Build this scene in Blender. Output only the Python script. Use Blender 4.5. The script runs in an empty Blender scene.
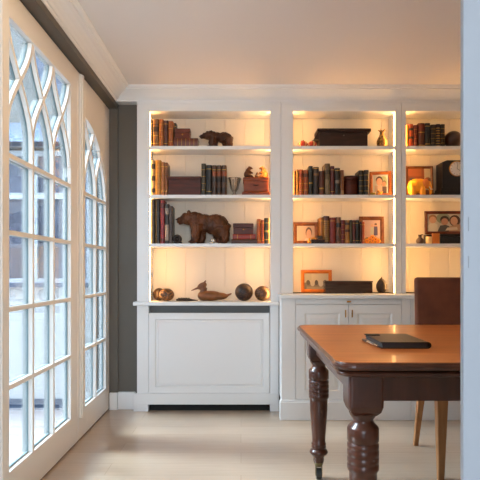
import bpy, bmesh, math, random
from mathutils import Vector, Matrix
random.seed(7)
S = bpy.context.scene
COL = S.collection
F, VX, VY, H = 560.0, 241.0, 271.0, 1.05
PI = math.pi

def WX(px, Y): return (px - VX) / F * Y
def WZ(py, Y): return H + (VY - py) / F * Y

# ------------------------------------------------------------------ materials
def srgb(h):
    if isinstance(h, str):
        h = h.lstrip('#'); c = [int(h[i:i+2], 16) / 255 for i in (0, 2, 4)]
    else: c = [v / 255 for v in h]
    return tuple((v / 12.92 if v <= .04045 else ((v + .055) / 1.055) ** 2.4) for v in c)
MATS = {}
def mat(name, color, rough=.5, var=0.0, scale=12.0, metal=0.0, bump=0.0, bscale=60.0, stretch=(1, 1, 1), coat=0.0, color2=None, spec=.5, detail=4.0):
    if name in MATS: return MATS[name]
    m = bpy.data.materials.new(name); m.use_nodes = True
    nt = m.node_tree; b = nt.nodes['Principled BSDF']
    c = srgb(color) if not (isinstance(color, tuple) and max(color) <= 1.0) else color
    b.inputs['Base Color'].default_value = (*c, 1)
    b.inputs['Roughness'].default_value = rough; b.inputs['Metallic'].default_value = metal
    b.inputs['Specular IOR Level'].default_value = spec
    if coat:
        b.inputs['Coat Weight'].default_value = coat; b.inputs['Coat Roughness'].default_value = .12
    if var or bump:
        tc = nt.nodes.new('ShaderNodeTexCoord'); mp = nt.nodes.new('ShaderNodeMapping')
        mp.inputs['Scale'].default_value = stretch
        nt.links.new(tc.outputs['Object'], mp.inputs['Vector'])
    if var:
        n = nt.nodes.new('ShaderNodeTexNoise'); n.inputs['Scale'].default_value = scale; n.inputs['Detail'].default_value = detail
        r = nt.nodes.new('ShaderNodeValToRGB')
        c2 = srgb(color2) if color2 else tuple(v * (1 - var) for v in c)
        r.color_ramp.elements[0].position = .35; r.color_ramp.elements[1].position = .65
        r.color_ramp.elements[0].color = (*c2, 1)
        r.color_ramp.elements[1].color = (*(c if color2 else tuple(min(1, v * (1 + var * .6)) for v in c)), 1)
        nt.links.new(mp.outputs[0], n.inputs['Vector']); nt.links.new(n.outputs['Fac'], r.inputs[0])
        nt.links.new(r.outputs[0], b.inputs['Base Color'])
    if bump:
        n2 = nt.nodes.new('ShaderNodeTexNoise'); n2.inputs['Scale'].default_value = bscale; n2.inputs['Detail'].default_value = 3
        bp = nt.nodes.new('ShaderNodeBump'); bp.inputs['Strength'].default_value = bump; bp.inputs['Distance'].default_value = .004
        nt.links.new(mp.outputs[0], n2.inputs['Vector']); nt.links.new(n2.outputs['Fac'], bp.inputs['Height'])
        nt.links.new(bp.outputs[0], b.inputs['Normal'])
    MATS[name] = m
    return m
def emit(name, color, strength):
    m = bpy.data.materials.new(name); m.use_nodes = True; nt = m.node_tree
    b = nt.nodes['Principled BSDF']; b.inputs['Base Color'].default_value = (.8, .8, .8, 1)
    b.inputs['Emission Color'].default_value = (*color, 1); b.inputs['Emission Strength'].default_value = strength
    return m
def thin_glass(name, tint=(1, 1, 1), refl=.5, rough=0.0):
    m = bpy.data.materials.new(name); m.use_nodes = True; nt = m.node_tree
    out = nt.nodes['Material Output']; nt.nodes.remove(nt.nodes['Principled BSDF'])
    t = nt.nodes.new('ShaderNodeBsdfTransparent'); t.inputs[0].default_value = (*tint, 1)
    g = nt.nodes.new('ShaderNodeBsdfGlossy'); g.inputs['Roughness'].default_value = rough
    fr = nt.nodes.new('ShaderNodeFresnel'); fr.inputs[0].default_value = 1.5
    mu = nt.nodes.new('ShaderNodeMath'); mu.operation = 'MULTIPLY'; mu.inputs[1].default_value = refl
    mx = nt.nodes.new('ShaderNodeMixShader')
    nt.links.new(fr.outputs[0], mu.inputs[0]); nt.links.new(mu.outputs[0], mx.inputs[0])
    nt.links.new(t.outputs[0], mx.inputs[1]); nt.links.new(g.outputs[0], mx.inputs[2]); nt.links.new(mx.outputs[0], out.inputs[0])
    return m

# ------------------------------------------------------------------ mesh builder
class MB:
    def __init__(s): s.v = []; s.f = []; s.sm = []; s.mi = []; s.cur = 0
    def add(s, vs, fs, smooth=False):
        o = len(s.v); s.v += [tuple(v) for v in vs]
        for f in fs: s.f.append([i + o for i in f]); s.sm.append(smooth); s.mi.append(s.cur)
        return s
    def box(s, x0, x1, y0, y1, z0, z1):
        vs = [(x, y, z) for z in (z0, z1) for (x, y) in ((x0, y0), (x1, y0), (x1, y1), (x0, y1))]
        return s.add(vs, [(3, 2, 1, 0), (4, 5, 6, 7), (0, 1, 5, 4), (1, 2, 6, 5), (2, 3, 7, 6), (3, 0, 4, 7)])
    def rings(s, rings, smooth=True, cap=True, closed=False):
        n = len(rings[0]); vs = [p for r in rings for p in r]; fs = []
        m = len(rings)
        for i in range(m if closed else m - 1):
            a = i * n; b = ((i + 1) % m) * n
            for j in range(n):
                k = (j + 1) % n; fs.append((a + j, a + k, b + k, b + j))
        s.add(vs, fs, smooth)
        if cap and not closed:
            s.add(rings[0], [tuple(reversed(range(n)))]); s.add(rings[-1], [tuple(range(n))])
        return s
    def prism(s, poly, axis, a, b):          # poly: 2D points in the other two axes (x,y | x,z | y,z)
        def p3(p, t): return {'z': (p[0], p[1], t), 'y': (p[0], t, p[1]), 'x': (t, p[0], p[1])}[axis]
        return s.rings([[p3(p, a) for p in poly], [p3(p, b) for p in poly]], smooth=False)
    def lathe(s, prof, n=24, c=(0, 0, 0), sx=1, sy=1):
        rs = [[(c[0] + r * sx * math.cos(2 * PI * k / n), c[1] + r * sy * math.sin(2 * PI * k / n), c[2] + z) for k in range(n)] for r, z in prof]
        return s.rings(rs)
    def ell(s, c, r, n=18, m=12, rot=None):
        rs = []
        for i in range(m + 1):
            t = PI * (i + .02) / (m + .04); ring = []
            for k in range(n):
                a = 2 * PI * k / n
                p = Vector((r[0] * math.sin(t) * math.cos(a), r[1] * math.sin(t) * math.sin(a), -r[2] * math.cos(t)))
                if rot is not None: p = rot @ p
                ring.append((c[0] + p.x, c[1] + p.y, c[2] + p.z))
            rs.append(ring)
        return s.rings(rs)
    def tube(s, pts, radii, n=10, flat=1.0):
        pts = [Vector(p) for p in pts]; rs = []
        if not isinstance(radii, (list, tuple)): radii = [radii] * len(pts)
        up = Vector((0, 0, 1)); prev = None
        for i, p in enumerate(pts):
            d = (pts[min(i + 1, len(pts) - 1)] - pts[max(i - 1, 0)]).normalized()
            if prev is None:
                a = d.cross(up)
                if a.length < .1: a = d.cross(Vector((0, 1, 0)))
            else: a = prev - d * prev.dot(d)
            a.normalize(); prev = a; b = d.cross(a).normalized()
            rs.append([tuple(p + a * (radii[i] * math.cos(2 * PI * k / n)) + b * (radii[i] * flat * math.sin(2 * PI * k / n))) for k in range(n)])
        return s.rings(rs)
    def rr(s, x0, x1, y0, y1, r, prof, n=6, smooth=True):   # rounded rectangle lofted along prof [(inset, z)]
        rs = []
        for ins, z in prof:
            ring = []; rad = max(r - ins, .0005)
            for (cx, cy, a0) in ((x1 - ins - rad, y1 - ins - rad, 0), (x0 + ins + rad, y1 - ins - rad, PI / 2), (x0 + ins + rad, y0 + ins + rad, PI), (x1 - ins - rad, y0 + ins + rad, 1.5 * PI)):
                for k in range(n + 1):
                    a = a0 + PI / 2 * k / n; ring.append((cx + rad * math.cos(a), cy + rad * math.sin(a), z))
            rs.append(ring)
        return s.rings(rs, smooth=False)
    def panel(s, x0, x1, z0, z1, steps):     # rect loft facing -Y, steps [(inset, y)]
        rs = [[(x0 + i, y, z0 + i), (x1 - i, y, z0 + i), (x1 - i, y, z1 - i), (x0 + i, y, z1 - i)] for i, y in steps]
        return s.rings(rs, smooth=False)
    def strip_yz(s, pts, w, x0, x1):         # bar of width w following pts (y,z), between x0 and x1
        L = []; R = []
        for i, p in enumerate(pts):
            a = pts[max(i - 1, 0)]; b = pts[min(i + 1, len(pts) - 1)]
            dy, dz = b[0] - a[0], b[1] - a[1]; l = math.hypot(dy, dz) or 1
            L.append((p[0] - dz / l * w / 2, p[1] + dy / l * w / 2)); R.append((p[0] + dz / l * w / 2, p[1] - dy / l * w / 2))
        rs = [[(x0, *L[i]), (x0, *R[i]), (x1, *R[i]), (x1, *L[i])] for i in range(len(pts))]
        return s.rings(rs, smooth=False)
    def xform(s, M):
        s.v = [tuple(M @ Vector(v)) for v in s.v]; return s
    def build(s, name, m, parent=None, bevel=0, loc=None):
        me = bpy.data.meshes.new(name); me.from_pydata(s.v, [], s.f); me.update()
        ms = m if isinstance(m, (list, tuple)) else [m]
        for q in ms: me.materials.append(q)
        for p, sm, mi in zip(me.polygons, s.sm, s.mi): p.use_smooth = sm; p.material_index = mi
        bm = bmesh.new(); bm.from_mesh(me); bmesh.ops.recalc_face_normals(bm, faces=bm.faces); bm.to_mesh(me); bm.free()
        o = bpy.data.objects.new(name, me); COL.objects.link(o)
        if bevel:
            b = o.modifiers.new('b', 'BEVEL'); b.width = bevel; b.segments = 2; b.limit_method = 'ANGLE'; b.angle_limit = .7
        if loc is not None: o.location = loc
        if parent is not None:
            o.parent = parent
            if loc is None: o.matrix_parent_inverse = parent_matrix(parent).inverted()
        return o
def parent_matrix(o):
    M = Matrix.LocRotScale(o.location, o.rotation_euler, o.scale)
    if o.parent: M = parent_matrix(o.parent) @ o.matrix_parent_inverse @ M
    return M
def tag(o, label, cat, group=None):
    o['label'] = label; o['category'] = cat
    if group: o['group'] = group
    return o
def thing(name, label, cat, loc=(0, 0, 0), group=None):
    o = bpy.data.objects.new(name, None); COL.objects.link(o); o.location = loc; o.empty_display_size = .05
    return tag(o, label, cat, group)
def struct(o): o['kind'] = 'structure'; return o
def carve(mb, name, m, voxel, parent=None, smooth=4, rough=0.0, freq=40.0):     # fuse overlapping solids to one continuous carved body
    t = mb.build(name + '_raw', m); r = t.modifiers.new('r', 'REMESH'); r.mode = 'VOXEL'; r.voxel_size = voxel; r.use_smooth_shade = True
    sm = t.modifiers.new('s', 'SMOOTH'); sm.factor = .5; sm.iterations = smooth
    dg = bpy.context.evaluated_depsgraph_get(); me = bpy.data.meshes.new_from_object(t.evaluated_get(dg))
    for p in me.polygons: p.use_smooth = True
    if rough:                                  # chiselled fur: tufts raised and cut along the body
        from mathutils import noise
        nn = [v.normal.copy() for v in me.vertices]
        for v, nv in zip(me.vertices, nn):
            q = Vector((v.co.x * freq, v.co.y * freq, v.co.z * freq * .55))
            v.co += nv * rough * (noise.noise(q) + .6 * noise.noise(q * 2.1))
    bpy.data.objects.remove(t)
    o = bpy.data.objects.new(name, me); COL.objects.link(o)
    if parent is not None:
        o.parent = parent; o.matrix_parent_inverse = parent_matrix(parent).inverted()
    return o

# ------------------------------------------------------------------ common materials
WHITE = mat('white_paint', (226, 227, 226), .38)
DOORWHITE = mat('white_door_paint', (228, 225, 218), .3)
CREAM = mat('warm_tinted_beadboard', (220, 211, 194), .5)  # white boards with some of the warm LED tone put into the colour
CEIL = mat('ceiling_paint', (222, 217, 212), .8)
DARKWALL = mat('dark_olive_paint', (90, 84, 75), .55, var=.06, scale=3)
BRASS = mat('brass', (190, 140, 70), .3, metal=1)
BLACK = mat('black_gap', (14, 14, 14), .8)
GREYIN = mat('grey_interior', (116, 116, 114), .8)
LED = emit('warm_led_diffuser', (1.0, .51, .17), 26)
GLASS = thin_glass('window_glass', (.82, .87, .89), .6)

# ------------------------------------------------------------------ setting
def floor_mat():
    m = bpy.data.materials.new('pale_oak_boards'); m.use_nodes = True; nt = m.node_tree; b = nt.nodes['Principled BSDF']
    tc = nt.nodes.new('ShaderNodeTexCoord')
    br = nt.nodes.new('ShaderNodeTexBrick'); br.inputs['Scale'].default_value = 1; br.inputs['Brick Width'].default_value = 1.9; br.inputs['Row Height'].default_value = .18
    br.inputs['Mortar Size'].default_value = .0012; br.inputs['Mortar Smooth'].default_value = .2; br.offset = .37
    br.inputs['Color1'].default_value = (*srgb((180, 160, 138)), 1); br.inputs['Color2'].default_value = (*srgb((171, 148, 124)), 1); br.inputs['Mortar'].default_value = (*srgb((140, 114, 88)), 1)
    nt.links.new(tc.outputs['Object'], br.inputs['Vector'])
    mp = nt.nodes.new('ShaderNodeMapping'); mp.inputs['Scale'].default_value = (1.2, 22, 1); nt.links.new(tc.outputs['Object'], mp.inputs[0])
    n = nt.nodes.new('ShaderNodeTexNoise'); n.inputs['Scale'].default_value = 3; n.inputs['Detail'].default_value = 6; nt.links.new(mp.outputs[0], n.inputs['Vector'])
    mx = nt.nodes.new('ShaderNodeMix'); mx.data_type = 'RGBA'; mx.blend_type = 'MULTIPLY'; mx.inputs[0].default_value = .35
    r = nt.nodes.new('ShaderNodeValToRGB'); r.color_ramp.elements[0].position = .3; r.color_ramp.elements[0].color = (.62, .6, .58, 1); r.color_ramp.elements[1].position = .7
    nt.links.new(n.outputs['Fac'], r.inputs[0]); nt.links.new(br.outputs['Color'], mx.inputs[6]); nt.links.new(r.outputs[0], mx.inputs[7]); nt.links.new(mx.outputs[2], b.inputs['Base Color'])
    b.inputs['Roughness'].default_value = .28; b.inputs['Specular IOR Level'].default_value = .7; b.inputs['Coat Weight'].default_value = .5; b.inputs['Coat Roughness'].default_value = .22
    return m
XR, YB = 2.75, -2.6          # right wall, rear end behind the camera
struct(MB().box(-1.05, XR, YB, 4.6, -.08, 0).build('floor', floor_mat()))
struct(MB().box(-1.25, XR, YB, 4.7, 2.41, 2.5).build('ceiling', CEIL))
wl = MB().box(-1.12, -.936, YB, 4.27, 2.283, 2.41).box(-1.12, -.936, 4.252, 4.27, 0, 2.283).box(-1.12, -.936, YB, 1.27, 0, 2.283)
struct(wl.build('wall_left', DARKWALL))
struct(MB().prism([(-1.12, 4.27), (-.782, 4.27), (-.782, 4.47), (XR, 4.47), (XR, 4.6), (-1.12, 4.6)], 'z', 0, 2.41).build('wall_back', DARKWALL))
struct(MB().box(XR, XR + .1, YB, 4.6, 0, 2.41).build('wall_right', mat('pale_wall_paint', (215, 212, 205), .7)))
struct(MB().box(.5, XR, 1.05, 1.15, 0, 2.41).build('wall_front', MATS['pale_wall_paint']))
rw = MB().box(-1.12, -.9, YB - .1, YB, 0, 2.41).box(1.5, XR, YB - .1, YB, 0, 2.41).box(-.9, 1.5, YB - .1, YB, 0, .3).box(-.9, 1.5, YB - .1, YB, 2.25, 2.41)  # unseen wall added to cut the frontal daylight, opening sized for brightness
struct(rw.build('wall_rear', MATS['pale_wall_paint']))
# crown moulding, left wall then back wall, mitred
prof = [(0, 2.318), (.006, 2.318), (.010, 2.332), (.018, 2.334), (.026, 2.345), (.045, 2.362), (.07, 2.378), (.09, 2.385), (.092, 2.394), (.104, 2.396), (.112, 2.402), (.115, 2.41), (0, 2.41)]
cr = MB()
cr.rings([[(-.936 + p, YB, z) for p, z in prof], [(-.936 + p, 4.198 - p, z) for p, z in prof], [(XR, 4.198 - p, z) for p, z in prof]], smooth=False)
cr.box(-.936, -.786, 4.19, 4.27, 2.318, 2.41)
struct(cr.build('trim_1', WHITE))
struct(MB().box(-.995, -.934, 4.228, 4.252, .0, .128).box(-.995, -.93, 4.225, 4.252, 0, .012).build('baseboard_left', WHITE, bevel=.004))
struct(MB().box(-.934, -.803, 4.238, 4.27, 0, .132).build('baseboard_back', WHITE, bevel=.005))
struct(MB().box(-1.13, -1.006, 1.27, 4.25, 0, .006).build('trim_2', mat('threshold_brown', (96, 70, 48), .5)))
# glossy white casing of the opening the picture is taken through
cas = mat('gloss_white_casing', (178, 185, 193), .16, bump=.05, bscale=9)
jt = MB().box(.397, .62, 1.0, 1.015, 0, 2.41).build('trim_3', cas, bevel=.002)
struct(jt)
MB().box(.4055, .4067, .9985, 1.001, WZ(231, 1), WZ(217, 1)).box(.4055, .4067, .9985, 1.001, WZ(268, 1), WZ(256, 1)).build('keep_plate', mat('grey_steel', (150, 156, 162), .5), jt)

# ------------------------------------------------------------------ glazed doors on the left
ROWS = [.18, .545, .883, 1.217, 1.55]
XF, XB = -1.0, -1.05
def cosc(a, b, z0, z1, n=18, t1=1.0): return [(a + (b - a) * (1 - math.cos(PI * t)) / 2, z0 + (z1 - z0) * t) for t in [t1 * k / n for k in range(n + 1)]]
def glazed_door(name, y0, y1, cols, top, pair=None):
    d = bpy.data.objects.new(name, None); COL.objects.link(d); d.location = (XF, y0, 0); struct(d)
    p0, p1 = cols[0], cols[-1]
    fr = MB().box(XB, XF, y0, p0, .008, 2.275).box(XB, XF, p1, y1, .008, 2.275).box(XB, XF, p0, p1, .008, ROWS[0])
    bars = MB(); W = .021
    arc = None
    if pair:
        def arc(y): return 1.55 + .49 * math.sqrt(max(0, 1 - ((y - pair[0]) / pair[1]) ** 2))
        ys = [p0 + (p1 - p0) * k / 24 for k in range(25)]
        fr.prism([(y, arc(y)) for y in ys] + [(p1, 2.275), (p0, 2.275)], 'x', XB, XF)
    else:
        fr.box(XB, XF, p0, p1, top, 2.275)
    inn, spc, outb = bars, MB(), MB()
    z0, z1 = (1.66, 2.18) if not pair else (1.60, 2.12)
    for mb, xa, xb, W in ((inn, XF - .022, XF, .021), (spc, XF - .031, XF - .021, .0235), (outb, XB, XF - .030, .017)):
        e = .0006
        for c in cols[1:-1]: mb.box(xa, xb - e, c - W / 2, c + W / 2, ROWS[0], 1.70)
        for z in ROWS[1:]: mb.box(xa + e, xb - 2 * e, p0, p1, z - W / 2, z + W / 2)
        for i in range(len(cols)):
            for j in (i - 1, i + 1):
                if 0 <= j < len(cols):
                    pts = cosc(cols[i], cols[j], z0, z1, 26)
                    pts = [q for q in pts if q[1] < (arc(q[0]) if arc else top + .01)]
                    mb.strip_yz(pts, W, xa + e * (i % 2), xb - 3 * e - e * i)
    edge = MB()
    for (a, b) in ((p0, p0 + .006), (p1 - .006, p1)): edge.box(XF - .031, XF - .021, a, b, ROWS[0], 1.6)
    edge.box(XF - .031, XF - .021, p0, p1, ROWS[0], ROWS[0] + .006)
    spc.v += []; o_ = len(spc.v); spc.add(edge.v, edge.f)
    # sloped glazing fillets on the stiles and rails
    fr.build('frame', DOORWHITE, d, bevel=.003)
    bars.build('glazing_bars', DOORWHITE, d)
    outb.build('outer_glazing_bars', mat('darkened_outer_paint', (186, 186, 180), .6), d)  # outer bars coloured darker to hold down the daylight on them
    spc.build('glass_spacer', mat('teal_grey_spacer', (118, 138, 140), .4), d)
    ztop = top if not pair else 2.05
    MB().box(XF - .028, XF - .024, p0, p1, ROWS[0], ztop).build('window_pane', GLASS, d)
    return d
glazed_door('door_1', 1.275, 2.362, [1.40, 1.68, 1.96, 2.24], 2.15)
d2 = glazed_door('door_2', 2.368, 3.432, [2.403, 2.70, 2.997, 3.294], 2.15)
d3 = glazed_door('door_3', 3.44, 4.25, [3.595, 3.872, 4.148], 2.06, pair=(3.55, .62))
MB().box(XF, XF + .012, 3.462, 3.53, .14, 2.27).box(XF, XF + .018, 3.478, 3.512, .14, 2.27).build('astragal', DOORWHITE, d3, bevel=.003)
MB().box(XF, XF + .02, 2.30, 2.372, .008, 2.27).build('astragal', DOORWHITE, bpy.data.objects['door_1'], bevel=.004)

# ------------------------------------------------------------------ outside
def paver_mat():
    m = bpy.data.materials.new('pink_pavers'); m.use_nodes = True; nt = m.node_tree; b = nt.nodes['Principled BSDF']
    tc = nt.nodes.new('ShaderNodeTexCoord'); br = nt.nodes.new('ShaderNodeTexBrick'); br.inputs['Scale'].default_value = 1
    br.inputs['Brick Width'].default_value = .21; br.inputs['Row Height'].default_value = .1; br.inputs['Mortar Size'].default_value = .006
    br.inputs['Color1'].default_value = (*srgb((224, 208, 202)), 1); br.inputs['Color2'].default_value = (*srgb((204, 186, 182)), 1); br.inputs['Mortar'].default_value = (*srgb((238, 232, 228)), 1)
    nt.links.new(tc.outputs['Object'], br.inputs['Vector']); nt.links.new(br.outputs['Color'], b.inputs['Base Color']); b.inputs['Roughness'].default_value = .8
    return m
struct(MB().box(-14, -1.05, -8, 4.52, -.14, -.05).build('ground', paver_mat()))
YG = 4.52
struct(MB().box(-5.4, -5.15, -8, 4.4, -.06, 2.5).box(-5.45, -5.1, -8, 4.4, 2.5, 2.56).build('wall_garden_blocker', mat('grey_blocker_render', (120, 122, 118), .85, var=.15, scale=2)))  # unseen wall added to block low sky light from the door reveals
RENDER = mat('white_render', (234, 230, 224), .8)
WFR = mat('white_window_frame', (226, 230, 234), .4)
gr = thing('garden_room', 'white rendered garden room with dark blue windows and grey roof seen through the glazed doors', 'building', (-3.5, YG, -.05))
MB().box(-7, -1.16, YG, YG + .12, .0, .92).build('wall', RENDER, gr)
MB().box(-7, -1.16, YG - .02, YG, -.05, .02).build('plinth', mat('slate_blue', (92, 104, 124), .7), gr)
MB().box(-7, -1.14, YG - .05, YG + .02, .92, .955).build('sill', mat('grey_lead', (120, 132, 150), .6), gr)
wf = MB().box(-7, -1.16, YG - .01, YG + .06, 1.63, 1.68).box(-7, -1.16, YG - .01, YG + .06, 1.98, 2.02).box(-7, -1.16, YG - .005, YG + .06, .955, .99)
for k in range(14): wf.box(-1.2 - .44 * k - .045, -1.2 - .44 * k, YG - .008, YG + .06, .955, 2.02)
wf.build('window_frame', WFR, gr)
MB().box(-7, -1.16, YG + .03, YG + .05, .955, 2.02).build('window_pane', mat('blue_grey_glass', (122, 124, 138), .12, var=.35, scale=2.2), gr)
MB().box(-7, -1.14, YG - .09, YG + .03, 2.03, 2.075).build('gutter', mat('dark_gutter', (58, 64, 72), .5), gr)
hs = thing('garden_house', 'grey rendered house rising behind the garden room roof', 'house', (-4, 6.2, -.05))
MB().box(-9, -.2, 6.2, 6.4, -.05, 6.2).build('wall', mat('grey_house_render', (142, 140, 134), .8, var=.12, scale=2), hs)
hw = MB()
for kx in range(4):
    hw = MB().box(-2.3 - 1.4 * kx, -1.5 - 1.4 * kx, 6.17, 6.21, 3.0, 4.1); hw.build('window', mat('house_glass', (96, 110, 130), .1), hs)
MB().prism([(6.0, 6.1), (7.6, 7.2), (7.6, 7.1), (6.0, 6.0)], 'x', -9.2, 0).build('roof', mat('house_slate', (90, 96, 104), .7), hs)
MB().prism([(YG - .05, 2.075), (YG + 1.4, 2.62), (YG + 1.4, 2.5), (YG + .1, 2.03)], 'x', -7, -1.25).build('roof', mat('grey_blue_slate', (136, 148, 164), .7, var=.15, scale=8), gr)

# ------------------------------------------------------------------ bookcases
YC, YK = 4.2, 4.42
ZSH = [1.988, 1.622, 1.256]          # shelf tops
EPS = .0006
ZS = [z + EPS for z in ZSH]          # where things stand
ZT = 2.25
def bookcase(label, X0, X1, xo0, xo1, zbot, group, zbase):
    b = thing('bookcase', label, 'bookcase', ((X0 + X1) / 2, YC, zbase), group)
    MB().box(X0, xo0, YC, YC + .022, zbot, 2.32).box(xo1, X1, YC, YC + .022, zbot, 2.32).box(xo0, xo1, YC, YC + .022, ZT, 2.32).box(X0, X1, YC - .006, YC, 2.302, 2.32).build('face_frame', WHITE, b, bevel=.0015)
    RC = .006
    MB().box(X0 + .002, xo0 - RC, YC + .022, YK + .02, zbot, 2.32).build('side_panel', WHITE, b)
    MB().box(xo1 + RC, X1 - .002, YC + .022, YK + .02, zbot, 2.32).build('side_panel', WHITE, b)
    MB().box(xo0 - RC, xo1 + RC, YC + .022, YK, ZT, ZT + .02).build('top_panel', WHITE, b)
    # beadboard back with V grooves every .155 m
    pts = []; w = .155; x = xo0
    pts.append((xo0 - RC, YK)); k = 1
    while xo0 + k * w - .06 < xo1:
        g = xo0 + k * w - .06
        pts += [(g - .0022, YK), (g, YK + .0025), (g + .0022, YK)]; k += 1
    pts += [(xo1 + RC, YK), (xo1 + RC, YK + .02), (xo0 - RC, YK + .02)]
    MB().prism(pts, 'z', zbot, 2.27).build('back_panel', CREAM, b)
    for z in ZSH: MB().prism([(xo0, YC + .003), (xo1, YC + .003), (xo1, YC + .07), (xo1 + RC, YC + .07), (xo1 + RC, YK), (xo0 - RC, YK), (xo0 - RC, YC + .07), (xo0, YC + .07)], 'z', z - .024, z).build('shelf', WHITE, b, bevel=.002)
    for xs in ((xo0 - RC, xo0 - RC + .004), (xo1 + RC - .004, xo1 + RC)):
        MB().box(xs[0], xs[1], YC + .026, YC + .056, zbot + .004, ZT - .004).build('led_strip', LED, b)
    return b
XL0, XL1 = WX(137, YC), .298
bl = bookcase('white built-in bookcase over the flat panelled radiator cover beside the dark wall', XL0, XL1, WX(149.5, YC), WX(270.5, YC), .82, 'built-in bookcases', 0)
bm_ = bookcase('white built-in bookcase above the twin-door base cabinet, holding the long dark chest', .300, 1.203, WX(293, YC), WX(395.5, YC), .8826, 'built-in bookcases', .8826)
br_ = bookcase('white built-in bookcase behind the brown chair, holding the black clock and yellow elephant', 1.205, 2.11, WX(406, YC), 2.02, .8826, 'built-in bookcases', .8826)
# lower part of the radiator bookcase
MB().box(-.805, .283, 4.165, YK, .792, .82).build('sill', WHITE, bl, bevel=.006)
MB().box(XL0, -.6935, YC, YK, 0.0, .792).build('stile', WHITE, bl, bevel=.0015)
MB().box(.2175, .283, YC, YK, 0, .792).build('stile', WHITE, bl, bevel=.0015)
MB().box(-.69, .215, YC + .06, YC + .08, .0, .79).build('radiator_recess', GREYIN, bl)
pl = MB(); y0 = YC - .004
pl.panel(-.691, .214, .135, .735, [(0, y0 + .03), (0, y0 + .002), (.002, y0), (.046, y0), (.050, y0 + .007), (.055, y0 + .009), (.070, y0 + .002), (.074, y0 + .004)])
pl.build('radiator_cover', WHITE, bl)
MB().box(-.803, .283, YC - .016, YC, .052, .134).box(-.803, -.694, YC - .016, YC, 0, .052).box(.2175, .283, YC - .016, YC, 0, .052).build('plinth', WHITE, bl, bevel=.002)
MB().box(-.69, .215, YC + .02, YC + .03, 0, .05).build('plinth_gap_shade', BLACK, bl)  # black board standing in for the shade under the plinth

# base cabinets
YD = 3.955
def base_cabinet(label, X0, X1, dx0, dxm, dx1):
    b = thing('base_cabinet', label, 'cabinet', ((X0 + X1) / 2, YD, 0), 'base cabinets under the countertop')
    MB().box(X0, dx0, YD, 4.19, .13, .855).box(dx1, X1, YD, 4.19, .13, .855).box(dx0, dx1, YD + .022, 4.19, .13, .855).build('body', WHITE, b, bevel=.001)
    px_ = .012 if X0 < 1 else 0
    MB().box(X0 - px_, X1, YD - .018, YD + .05, 0, .128).box(X0 - px_ / 2, X1, YD - .012, YD + .05, .128, .14).build('plinth', WHITE, b, bevel=.003)
    zr = WZ(304.3, YD); zb = .142; zt = .852
    dr = MB().box(dx0 + .003, dx1 - .003, YD + .001, YD + .02, zr + .002, zt).build('drawer', WHITE, b, bevel=.001)
    MB().tube([(dxm - .014, YD - .012, (zr + zt) / 2), (dxm + .014, YD - .012, (zr + zt) / 2)], [.006, .006], 10).tube([(dxm, YD - .012, (zr + zt) / 2), (dxm, YD + .001, (zr + zt) / 2)], .004, 8).build('knob', BRASS, dr)
    for a, c, s in ((dx0 + .003, dxm - .0015, 1), (dxm + .0015, dx1 - .003, -1)):
        dd = MB(); y = YD + .001
        dd.panel(a, c, zb, zr - .002, [(0, y + .02), (0, y), (.062, y), (.068, y + .006), (.074, y + .008), (.098, y + .002), (.104, y + .003)])
        dob = dd.build('door', WHITE, b)
        hx = (c - .022) if s == 1 else (a + .022); hz = WZ(313.5, YD)
        MB().tube([(hx, YD - .014, hz - .026), (hx, YD - .014, hz + .026)], [.0045, .0045], 8).tube([(hx, YD - .014, hz), (hx, YD + .002, hz)], .004, 8).build('handle', BRASS, dob)
    return b
base_cabinet('white twin-door base cabinet with shallow top drawer, behind the turned table leg', .286, 1.195, WX(295.5, YD), WX(348.6, YD), WX(401.5, YD))
base_cabinet('white base cabinet mostly hidden behind the brown chair and table', 1.197, 2.11, 1.30, 1.67, 2.04)
tag(MB().box(.276, 2.12, 3.925, 4.2, .8556, .882).build('countertop', WHITE, bevel=.004), 'long white countertop running over both base cabinets', 'countertop')
struct(MB().box(.30, 2.11, 4.2, 4.2, .86, .861).build('trim_4', WHITE)) if False else None

# ------------------------------------------------------------------ dining table
def wood_mat(name, c1, c2, rough, scale=(1, 14, 1), coat=.0, nscale=4):
    return mat(name, c1, rough, var=.3, scale=nscale, stretch=scale, color2=c2, coat=coat, detail=6, spec=.3)
TOPW = wood_mat('mahogany_top', (164, 88, 34), (138, 68, 22), .34, (.6, 9, 4), .2)
MAHD = wood_mat('dark_mahogany', (80, 43, 28), (60, 31, 20), .33, (6, 6, .8), .3)
tx0, tx1, ty0, ty1, tz = .288, 1.98, 1.704, 2.932, .77
tb = thing('dining_table', 'mahogany dining table with turned legs and moulded orange-brown top', 'table', ((tx0 + tx1) / 2, (ty0 + ty1) / 2, 0))
MB().rr(tx0, tx1, ty0, ty1, .062, [(.022, tz - .03), (.004, tz - .024), (0, tz - .016), (.001, tz - .010), (.006, tz - .0085), (.006, tz - .006), (.010, tz - .001), (.014, tz)], n=8).build('tabletop', [TOPW, MAHD], tb)
for p in tb.children[0].data.polygons:
    if p.center.z < tz - .0008: p.material_index = 1
MB().rr(tx0 + .012, tx1 - .012, ty0 + .012, ty1 - .012, .055, [(.012, tz - .048), (.002, tz - .043), (0, tz - .036), (.004, tz - .0305)], n=8).build('moulding', MAHD, tb)
lx, ly, hb = .105, .1, .056
ap = MB(); A = .085
ap.box(tx0 + lx, tx1 - lx, ty0 + A, ty0 + A + .025, .635, tz - .045).box(tx0 + lx, tx1 - lx, ty1 - A - .025, ty1 - A, .635, tz - .045)
ap.box(tx0 + A, tx0 + A + .025, ty0 + ly, ty1 - ly, .635, tz - .045).box(tx1 - A - .025, tx1 - A, ty0 + ly, ty1 - ly, .635, tz - .045)
ap.build('apron', MAHD, tb)
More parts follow.
